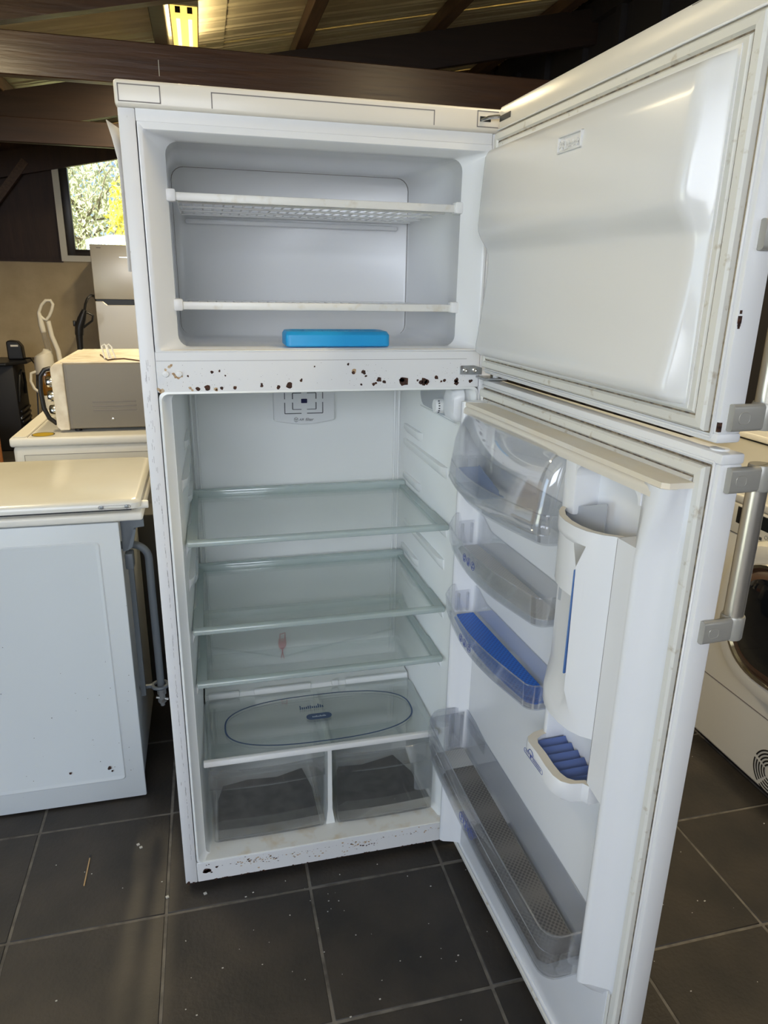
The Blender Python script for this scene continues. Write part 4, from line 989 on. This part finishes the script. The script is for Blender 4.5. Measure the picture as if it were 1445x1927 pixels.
eb.obj('embossed_field', 'cooker', spo)
random.seed(4)
sc = MB()
for k in range(46): blob(sc, random.uniform(CX0 + .1, -.13), random.triangular(.03, .8, .12), random.uniform(.0005, .0019), CY0 - .0032, 7, .6)
blob(sc, -.209, .118, .0085, CY0 - .0034, 9, .5, .8); blob(sc, -.203, .108, .004, CY0 - .0034); blob(sc, -.313, .118, .005, CY0 - .0034)
sc.obj('scuff', 'rust', spo, kind='stuff', flip=False)
MB().box(CX0 - .01, -.0565, CY0 - .012, CY1 + .01, .853, .8755, .007, 3).obj('hob_plate', 'whitegoods', ck)
MB().box(CX0, -.085, CY0 + .012, CY1, .872, .886).obj('burner_gap', 'black', ck)
ld = MB(); lp = rrect(CX0 - .01, -.0610, CY0 - .010, CY0 + .475, .022, 5)
ld.loft([[(x, y, .8855) for x, y in lp], [(x, y, .8855 + .014) for x, y in lp], [(-.41 + (x + .41) * .988, .6 + (y - .6) * .985, .9045) for x, y in lp], [(-.41 + (x + .41) * .96, .6 + (y - .6) * .955, .9075) for x, y in lp]], True, True, True)
ldo = ld.obj('lid', 'cookerlid', ck)
for x in (-.1525, -.093): MB().lathe([(.0055, CY0 - .010), (.0050, CY0 - .0125), (.002, CY0 - .0130)], (x, 0, .8925), 'Y', 12).obj('lid_bolt', 'steel', ldo)
lr = MB(); lr.tube([(x, CY0 - .0105, z) for x, z in rrect(-.160, -.084, .8885, .8965, .0035, 4)], .0006, 4, closed=True); lr.obj('bolt_recess', 'seam', ldo)
MB().lathe([(.0095, -.0735), (.0105, -.070), (.0105, -.046), (.0095, -.044)], (0, CY0 + .03, .8840), 'X', 14).obj('lid_hinge', 'shelfbar', ck)
gs = MB(); gs.prism([(-.117, .850), (-.0590, .850), (-.0590, .826), (-.0790, .8235), (-.0900, .772), (-.110, .760), (-.117, .760)], CY0 + .022, CY0 + .026, 'Y'); gs.prism([(-.0905, .775), (-.0785, .8235), (-.084, .8235), (-.104, .765)], CY0 + .010, CY0 + .024, 'Y')
gs.lathe([(.003, CY0 + .0205), (.003, CY0 + .021)], (-.098, 0, .838), 'Y', 8); gs.obj('corner_gusset', 'galv', ck)
gp = MB(); pts = [(-.135, .45, .757), (-.105, .45, .757)] + [(-.103 + .043 * math.sin(a), .45, .757 - .043 * (1 - math.cos(a))) for a in [PI / 2 * k / 7 for k in range(1, 8)]] + [(-.0600, .45, .62), (-.0590, .45, .45), (-.0585, .45, .305)]
gp.tube(pts, .0105, 12); gp.obj('gas_pipe', 'galv', ck)
rg = MB(); rg.tube([(-.061 + .021 * math.cos(a), .45 + .021 * math.sin(a), .318) for a in [2 * PI * k / 16 for k in range(16)]], .0055, 8, closed=True); rg.box(-.118, -.080, .444, .456, .313, .323, .002); rg.obj('pipe_ring', 'galv', ck)
MB().lathe([(.0125, .305), (.0125, .288), (.009, .287), (.009, .272), (.012, .271), (.012, .262), (.006, .260), (.006, .250)], (-.0585, .45, 0), 'Z', 6).obj('pipe_nut', 'steel', ck)
MB().tube([(-.075, .45, .279), (-.042, .45, .268)], .0045, 8).obj('pipe_bolt', 'bright', ck)
MB().box(-.117, -.096, .41, .45, .700, .745, .004).box(-.113, -.100, .43, .445, .30, .70).obj('back_rail', 'galv', ck)
for x in (CX0 + .06, CX1 - .07):
    for y in (CY0 + .05, CY1 - .05): MB().lathe([(.016, 0.0005), (.016, .014)], (x, y, 0), n=12).obj('foot', 'blackmatt', ck)

# ---- washing machine behind the cooker
wm = thing('washing_machine', 'cream white washing machine behind the cooker with a yellow round sticker on top', 'washing machine', (-.30, 1.69, 0))
MB().box(-.600, -.004, 1.390, 1.985, .02, .835, .02, 3).obj('body', 'whitegoods', wm)
wt = MB().box(-.606, -.002, 1.382, 1.99, .832, .868, .010, 3).obj('top_panel', 'whitegoods', wm)
MB().box(-.598, -.548, 1.392, 1.985, .8675, .8715, .002, 1).obj('control_fascia', 'vacuum', wt)
MB().box(-.545, -.542, 1.392, 1.985, .8665, .8690).obj('top_seam', 'seam', wt)
st = MB(); st.lathe([(.040, .8682), (.040, .8687)], (-.497, 1.440, 0), 'Z', 28); st.obj('round_sticker', 'sticker', wt)
st2 = MB(); st2.lathe([(.041, .8686), (.041, .8689), (.037, .8689), (.037, .8686)], (-.497, 1.440, 0), 'Z', 28, cap=False); st2.obj('sticker_ring', 'ink', wt)
MB().box(-.56, -.02, 1.3885, 1.3905, .06, .800, .001, 1).obj('side_recess', 'whitegoods', wm)
sr = MB()
for a in ((-.5615, -.5600, .06, .8015), (-.56, -.02, .8000, .8015)): sr.box(a[0], a[1], 1.3880, 1.3890, a[2], a[3])
sr.obj('side_seam', 'seam', wm)
dw = MB(); dw.lathe([(.20, -.604), (.205, -.62), (.17, -.635)], (0, 1.69, .45), 'X', 36); dw.obj('door', 'vacuum', wm)
for x in (-.54, -.07):
    for y in (1.45, 1.93): MB().lathe([(.02, 0.0005), (.02, .024)], (x, y, 0), n=12).obj('foot', 'blackmatt', wm)
# ---- dark grey box added to fill the gap behind the cooker
da = thing('dark_grey_box', 'dark grey box in the narrow gap between the cooker and the open fridge', 'cabinet', (.10, 1.05, 0))
MB().box(-.165, .40, .92, 1.30, .03, .690, .008).obj('casing', 'graphite', da)
MB().box(-.15, .39, .94, 1.29, .001, .032).obj('plinth', 'black', da)
# ---- microwave oven on the washing machine
mo = thing('microwave_oven', 'champagne microwave oven standing on the washing machine with black handle loop', 'microwave', (-.18, 1.72, .868))
mb_ = MB(); pr2 = [(-.415, .882), (.06, .882), (.06, 1.122), (.052, 1.132), (-.405, 1.132), (-.415, 1.120)]
mb_.prism(pr2, 1.462, 2.02, 'Y'); mbo = mb_.obj('casing', 'mw', mo); bv = mbo.modifiers.new('bevel', 'BEVEL'); bv.width = .004; bv.segments = 2; bv.limit_method = 'ANGLE'
MB().box(-.412, .058, 1.466, 2.016, 1.1305, 1.1365, .003).obj('top_plate', 'mwtop', mo)
fb = MB(); fb.prism([(-.448, .892), (-.436, .879), (-.402, .879), (-.402, 1.133), (-.432, 1.133), (-.448, 1.116)], 1.455, 2.026, 'Y'); fbo = fb.obj('front_bezel', 'mwtop', mo); bv = fbo.modifiers.new('bevel', 'BEVEL'); bv.width = .004; bv.segments = 2; bv.limit_method = 'ANGLE'
MB().box(-.4525, -.447, 1.50, 1.98, .905, 1.105, .002, 1).obj('oven_door', 'darkglass', mo)
for z in (1.060, 1.005, .950): MB().lathe([(.021, -.450), (.021, -.470), (.018, -.474)], (0, 1.500, z), 'X', 20).obj('knob', 'bright', mo)
hl = MB(); hl.tube([(-.448, 1.475, 1.113), (-.470, 1.470, 1.108), (-.487, 1.468, 1.085), (-.492, 1.468, 1.03), (-.488, 1.468, .965), (-.474, 1.470, .925), (-.450, 1.475, .902)], .0085, 10); hl.obj('handle_loop', 'black', mo)
vs_ = MB()
for z in (.986, .9695, .9530): vs_.box(-.312, -.152, 1.4600, 1.4625, z - .0022, z + .0022, .001, 1)
vs_.obj('vent_slot', 'seam', mo)
MB().lathe([(.0058, 1.462), (.005, 1.4595), (.002, 1.4590)], (-.243, 0, .917), 'Y', 14).obj('screw', 'bright', mo)
MB().box(-.3955, -.3935, 1.4612, 1.4625, .884, 1.130).obj('casing_seam', 'seam', mo)
for x in (-.38, .03):
    for y in (1.50, 1.98): MB().lathe([(.013, .8685), (.013, .884)], (x, y, 0), n=12).obj('foot', 'blackmatt', mo)
# ---- cable lying on the microwave
pc = thing('power_cable', 'thin brown cable with two white wire loops lying on top of the microwave', 'cable', (-.22, 1.60, 1.137))
ca = MB(); ca.tube([(-.30, 1.72, 1.1395), (-.27, 1.60, 1.1395), (-.245, 1.50, 1.1395), (-.225, 1.53, 1.1400), (-.19, 1.545, 1.1400), (-.15, 1.50, 1.1395), (-.12, 1.468, 1.1385), (-.08, 1.452, 1.128)], .0026, 6); ca.obj('cable', 'copper', pc)
cb = MB()
for dx in (0, .016):
    cb.tube([(-.262 + dx, 1.555, 1.140), (-.268 + dx, 1.56, 1.165), (-.272 + dx, 1.57, 1.186), (-.262 + dx, 1.575, 1.193), (-.252 + dx, 1.57, 1.184), (-.244 + dx, 1.555, 1.160), (-.236 + dx, 1.54, 1.140)], .0030, 6)
cb.obj('wire_loop', 'wire', pc)

# ---- fridge freezer by the rear window
rf = thing('fridge_freezer', 'pale steel fridge freezer standing below the rear window', 'refrigerator', (-.485, 5.63, 0))
MB().box(-.775, -.195, 5.36, 5.92, .02, 1.705, .006).obj('cabinet', 'whitegoods', rf)
rd1 = MB().box(-.777, -.193, 5.30, 5.358, 1.268, 1.712, .006, 3).obj('freezer_door', 'steelfridge', rf)
rd2 = MB().prism([(-.777, .06), (-.193, .06), (-.193, 1.222), (-.680, 1.222), (-.715, 1.252), (-.777, 1.252)], 5.30, 5.358, 'Y').obj('fridge_door', 'steelfridge', rf)
bv = rd2.modifiers.new('bevel', 'BEVEL'); bv.width = .004; bv.segments = 2; bv.limit_method = 'ANGLE'
MB().box(-.77, -.2, 5.315, 5.357, 1.215, 1.27).obj('handle_recess', 'black', rf)
MB().box(-.725, -.690, 5.2990, 5.3005, 1.683, 1.689).obj('badge', 'seam', rd1); MB().box(-.545, -.480, 5.2990, 5.3005, 1.612, 1.617).obj('badge', 'bright', rd1)
for x in (-.73, -.24): MB().lathe([(.02, 0.0005), (.02, .022)], (x, 5.42, 0), n=10).obj('foot', 'blackmatt', rf)
# ---- upright carpet washer
vc = thing('carpet_washer', 'upright white carpet washer with amber tank and looped handle by the rear wall', 'vacuum cleaner', (-1.19, 5.0, 0))
hv = MB(); hv.tube([(-1.172, 5.0, 1.10), (-1.178, 5.0, 1.165), (-1.150, 5.0, 1.225), (-1.112, 5.0, 1.262), (-1.078, 5.0, 1.262), (-1.063, 5.0, 1.232), (-1.075, 5.0, 1.190), (-1.100, 5.0, 1.140), (-1.128, 5.0, 1.108), (-1.150, 5.0, 1.118), (-1.166, 5.0, 1.135)], .0135, 10)
hv.tube([(-1.176, 5.0, 1.165), (-1.168, 5.0, 1.07), (-1.160, 5.0, 1.01)], [.016, .024, .022], 10); hv.obj('handle', 'vacuum', vc)
MB().tube([(-1.160, 5.0, 1.02), (-1.146, 5.0, .92), (-1.132, 5.0, .84)], .024, 10).obj('stem', 'clearplastic', vc)
MB().tube([(-1.118, 5.02, 1.10), (-1.105, 5.02, .98), (-1.070, 5.02, .86), (-1.050, 5.02, .60), (-1.08, 5.03, .30)], .020, 10).obj('hose', 'vacuum', vc)
vb = MB(); vb.loft([[(-1.185 + .075 * s * math.cos(a), 5.0 + .085 * s * math.sin(a), z + .02 * math.cos(a)) for a in [2 * PI * k / 20 for k in range(20)]] for z, s in ((.69, .98), (.74, 1.02), (.80, 1.0), (.835, .9), (.855, .55), (.86, .1))], True, True, True); vb.obj('motor_head', 'vacuum', vc)
MB().lathe([(.060, .50), (.066, .53), (.066, .66), (.060, .695)], (-1.185, 5.0, 0), n=24).obj('tank', 'amber', vc)
MB().tube([(-1.245, 4.96, .70), (-1.285, 4.95, .685), (-1.295, 4.95, .62), (-1.275, 4.95, .56), (-1.235, 4.95, .525)], .0115, 8).obj('tank_handle', 'vacuum', vc)
vl = MB(); vl.lathe([(.065, .10), (.068, .25), (.062, .50)], (-1.185, 5.0, 0), n=20); vl.box(-1.33, -1.04, 4.80, 5.08, .003, .12, .03, 3); vl.obj('floor_head', 'vacuum', vc)
# ---- pressure washer gun
pg_ = thing('pressure_washer', 'black pressure washer trigger gun with hose beside the rear fridge freezer', 'pressure washer', (-.87, 5.08, 0))
ga = MB(); ga.tube([(-.905, 5.0, .17), (-.895, 5.0, .60), (-.890, 5.0, .93), (-.888, 5.0, 1.00)], [.016, .020, .026, .030], 10)
ga.tube([(-.888, 5.0, .99), (-.880, 5.0, 1.055), (-.855, 5.0, 1.12), (-.826, 5.0, 1.19)], [.034, .036, .034, .020], 10); ga.box(-.925, -.905, 4.985, 5.015, 1.06, 1.105, .004); ga.obj('gun', 'black', pg_)
MB().tube([(-.826, 5.0, 1.175), (-.795, 5.0, 1.165), (-.765, 5.0, 1.145), (-.775, 5.0, 1.105), (-.815, 5.0, 1.075), (-.855, 5.0, 1.045)], .009, 8).obj('trigger_guard', 'black', pg_)
MB().tube([(-.828, 5.0, 1.18), (-.815, 5.0, 1.235), (-.805, 5.06, 1.275), (-.800, 5.25, 1.300), (-.815, 5.55, 1.290), (-.830, 5.85, 1.22), (-.840, 5.90, .8), (-.85, 5.6, .25), (-.87, 5.2, .20)], .0105, 8).obj('hose', 'black', pg_)
MB().box(-1.0, -.80, 4.98, 5.26, .004, .22, .02, 3).obj('pump_body', 'blackmatt', pg_)
# ---- black cabinet with a small unit on it
bc = thing('black_cabinet', 'black freestanding heater cabinet with curved side handle in the far left corner', 'heater', (-1.56, 5.3, 0))
MB().box(-1.78, -1.455, 5.12, 5.52, .004, .735, .012).obj('casing', 'blackmatt', bc)
tp = MB(); tp.prism([(-1.80, 5.04), (-1.49, 5.04), (-1.36, 5.20), (-1.36, 5.50), (-1.80, 5.54)], .735, .762, 'Z'); tpo = tp.obj('top_plate', 'black', bc)
bv = tpo.modifiers.new('bevel', 'BEVEL'); bv.width = .008; bv.segments = 2; bv.limit_method = 'ANGLE'
MB().tube([(-1.452, 5.16, .42), (-1.440, 5.17, .55), (-1.432, 5.20, .64), (-1.428, 5.26, .675), (-1.428, 5.33, .65), (-1.436, 5.38, .56), (-1.45, 5.40, .46)], .012, 8).obj('side_handle', 'black', bc)
for k in range(6): MB().box(-1.456, -1.438, 5.15, 5.48, .10 + k * .045, .122 + k * .045, .004).obj('fin', 'black', bc)
MB().box(-1.46, -1.445, 5.14, 5.22, .27, .29, .003).obj('latch', 'steel', bc)
sb = thing('small_black_unit', 'small black box with a pale label standing on the black heater cabinet', 'box', (-1.455, 5.33, .7625))
bb = MB(); bb.prism([(-1.525, .7625), (-1.400, .7625), (-1.405, .875), (-1.435, .915), (-1.505, .925), (-1.525, .91)], 5.28, 5.38, 'Y'); bbo = bb.obj('case', 'black', sb); bv = bbo.modifiers.new('bevel', 'BEVEL'); bv.width = .012; bv.segments = 3; bv.limit_method = 'ANGLE'
MB().box(-1.490, -1.430, 5.2775, 5.2815, .872, .888, .001, 1).obj('label', 'paper', sb)
MB().tube([(-1.40, 5.3, .77), (-1.33, 5.2, .785), (-1.28, 5.15, .72), (-1.30, 5.15, .5), (-1.32, 5.1, .1), (-1.2, 5.2, .008)], .006, 6).obj('lead', 'black', sb)
# ---- orange brown board at the far left
tag(MB().box(-2.2, -1.47, 4.46, 4.50, .004, .33, .004).obj('wooden_board', 'orangewood'), 'orange brown wooden board standing at the far left edge', 'board')

# ---- tumble dryer on the right
td = thing('tumble_dryer', 'white tumble dryer with dark round door behind the open fridge door', 'tumble dryer', (1.95, 0, 0))
DX = 1.65
MB().box(DX, DX + .60, -.30, .30, .028, .835, .012, 3).obj('body', 'whitegoods', td)
MB().box(DX + .03, DX + .58, -.29, .29, .002, .03).obj('plinth', 'black', td)
MB().box(DX - .006, DX + .603, -.303, .303, .835, .862, .008, 3).obj('top_panel', 'whitegoods', td)
MB().box(DX - .008, DX + .01, -.298, .298, .742, .832, .004).obj('control_panel', 'whitegoods', td)
MB().box(DX - .0095, DX - .006, -.10, .155, .785, .826, .001, 1).obj('display', 'display', td)
MB().box(DX - .0092, DX - .006, .225, .250, .775, .826, .003).obj('drawer_pull', 'black', td)
pt = MB()
for k in range(7): pt.box(DX - .0092, DX - .0075, .14 - k * .035, .152 - k * .035, .755, .764)
for k in range(7): pt.tube([(DX - .0085, .125 - k * .035 + .006 * math.cos(a), .769 + .006 * math.sin(a)) for a in [2 * PI * q / 8 for q in range(8)]], .0006, 4, closed=True)
pt.obj('panel_symbols', 'ink', td)
MB().box(DX - .0015, DX + .002, -.297, .297, .738, .741).obj('panel_seam', 'seam', td); MB().box(DX - .0012, DX + .002, -.297, .297, .2485, .2515).obj('plinth_seam', 'seam', td)
dr = MB(); cz = .545; KD = .9
def ringsq(r, x, e=2.5, n=48): 
    r *= KD
    return [(x, r * math.copysign(abs(math.cos(a)) ** (2 / e), math.cos(a)), cz + r * math.copysign(abs(math.sin(a)) ** (2 / e), math.sin(a))) for a in [2 * PI * k / n for k in range(n)]]
dr.loft([ringsq(.262, DX + .001), ringsq(.260, DX - .022), ringsq(.248, DX - .040), ringsq(.225, DX - .046), ringsq(.196, DX - .044)], True, False, False)
dro = dr.obj('door', 'whitegoods', td)
cr = MB(); cr.loft([ringsq(.197, DX - .043), ringsq(.193, DX - .052), ringsq(.184, DX - .052), ringsq(.176, DX - .040)], True); cr.obj('chrome_ring', 'chrome', dro)
fr_ = MB(); fr_.loft([ringsq(.176, DX - .041), ringsq(.168, DX - .050), ringsq(.150, DX - .054)], True); fr_.obj('filter_ring', 'copper', dro)
dg = MB(); dg.loft([ringsq(.152, DX - .053), ringsq(.13, DX - .062), ringsq(.09, DX - .068), ringsq(.03, DX - .070)], True, False, True); dg.obj('door_glass', 'darkglass', dro)
vt = MB(); 
for r in (.026, .036, .046, .056, .066):
    for q in range(5):
        a0 = 2 * PI * q / 5 + .35
        a = [a0 + (2 * PI / 5 - .16) * k / 8 for k in range(9)]
        vt.loft([[(DX - .0012, -.052 + (r - .0026) * math.cos(t), .1 + (r - .0026) * math.sin(t)) for t in a], [(DX - .0012, -.052 + (r + .0022) * math.cos(t), .1 + (r + .0022) * math.sin(t)) for t in a]], closed=False, smooth=False)
vt.obj('round_vent', 'black', td, flip=False)
# ---- top loading machine next to the dryer, further back
sd = thing('top_loader', 'cream top loading washing machine with rear console beyond the tumble dryer', 'washing machine', (2.02, .70, 0))
MB().box(1.665, 2.27, .335, 1.03, .03, .842, .012, 3).obj('body', 'whitegoods', sd)
MB().box(1.70, 2.26, .36, 1.0, .001, .032).obj('plinth', 'black', sd)
MB().box(1.655, 2.285, .325, 1.035, .842, .858, .006, 3).obj('top_panel', 'whitegoods', sd)
MB().box(1.72, 2.20, .40, .97, .8575, .8635, .004, 3).obj('lid', 'whitegoods', sd)
MB().box(2.25, 2.40, .36, 1.02, .58, .868, .004).obj('console_gap', 'black', sd)
cn_ = MB(); cn_.prism([(2.235, .866), (2.235, .886), (2.275, .935), (2.42, .940), (2.42, .866)], .335, 1.035, 'Y'); cno = cn_.obj('console', 'whitegoods', sd); bv = cno.modifiers.new('bevel', 'BEVEL'); bv.width = .008; bv.segments = 3; bv.limit_method = 'ANGLE'

# ---- bits on the floor
mt = thing('matchstick', 'single matchstick lying on the tiles in front of the cooker', 'matchstick', (-.2465, .115, 0))
MB().obox((-.2465, .1175, .0018), (.0006, .0465, 0), (-.0014, 0, 0), (0, 0, .0012)).obj('stick', 'match', mt)
MB().obox((-.2459, .1660, .0020), (.0001, .0050, 0), (-.0017, 0, 0), (0, 0, .0015), ).obj('burnt_tip', 'black', mt)
random.seed(12)
cr_ = MB()
for k in range(110):
    x, y = random.choice(((random.uniform(-.35, .6), random.uniform(-.6, .25)), (random.uniform(.0, .7), random.uniform(-.35, -.02)), (random.uniform(.9, 1.6), random.uniform(-.6, .2))))
    s = random.uniform(.0004, .0012)
    cr_.obox((x, y, s * .6), (s * random.uniform(.6, 2), s * .4, 0), (-s * .4, s, 0), (0, 0, s * .5))
for x, y in ((-.128, .182), (-.12, .17), (-.045, -.01), (.045, -.02)): cr_.obox((x, y, .0016), (.0034, .001, 0), (-.001, .0028, 0), (0, 0, .0015))
tag(cr_.obj('floor_crumbs', 'crumb', kind='stuff'), 'pale crumbs scattered over the dark floor tiles', 'crumbs')
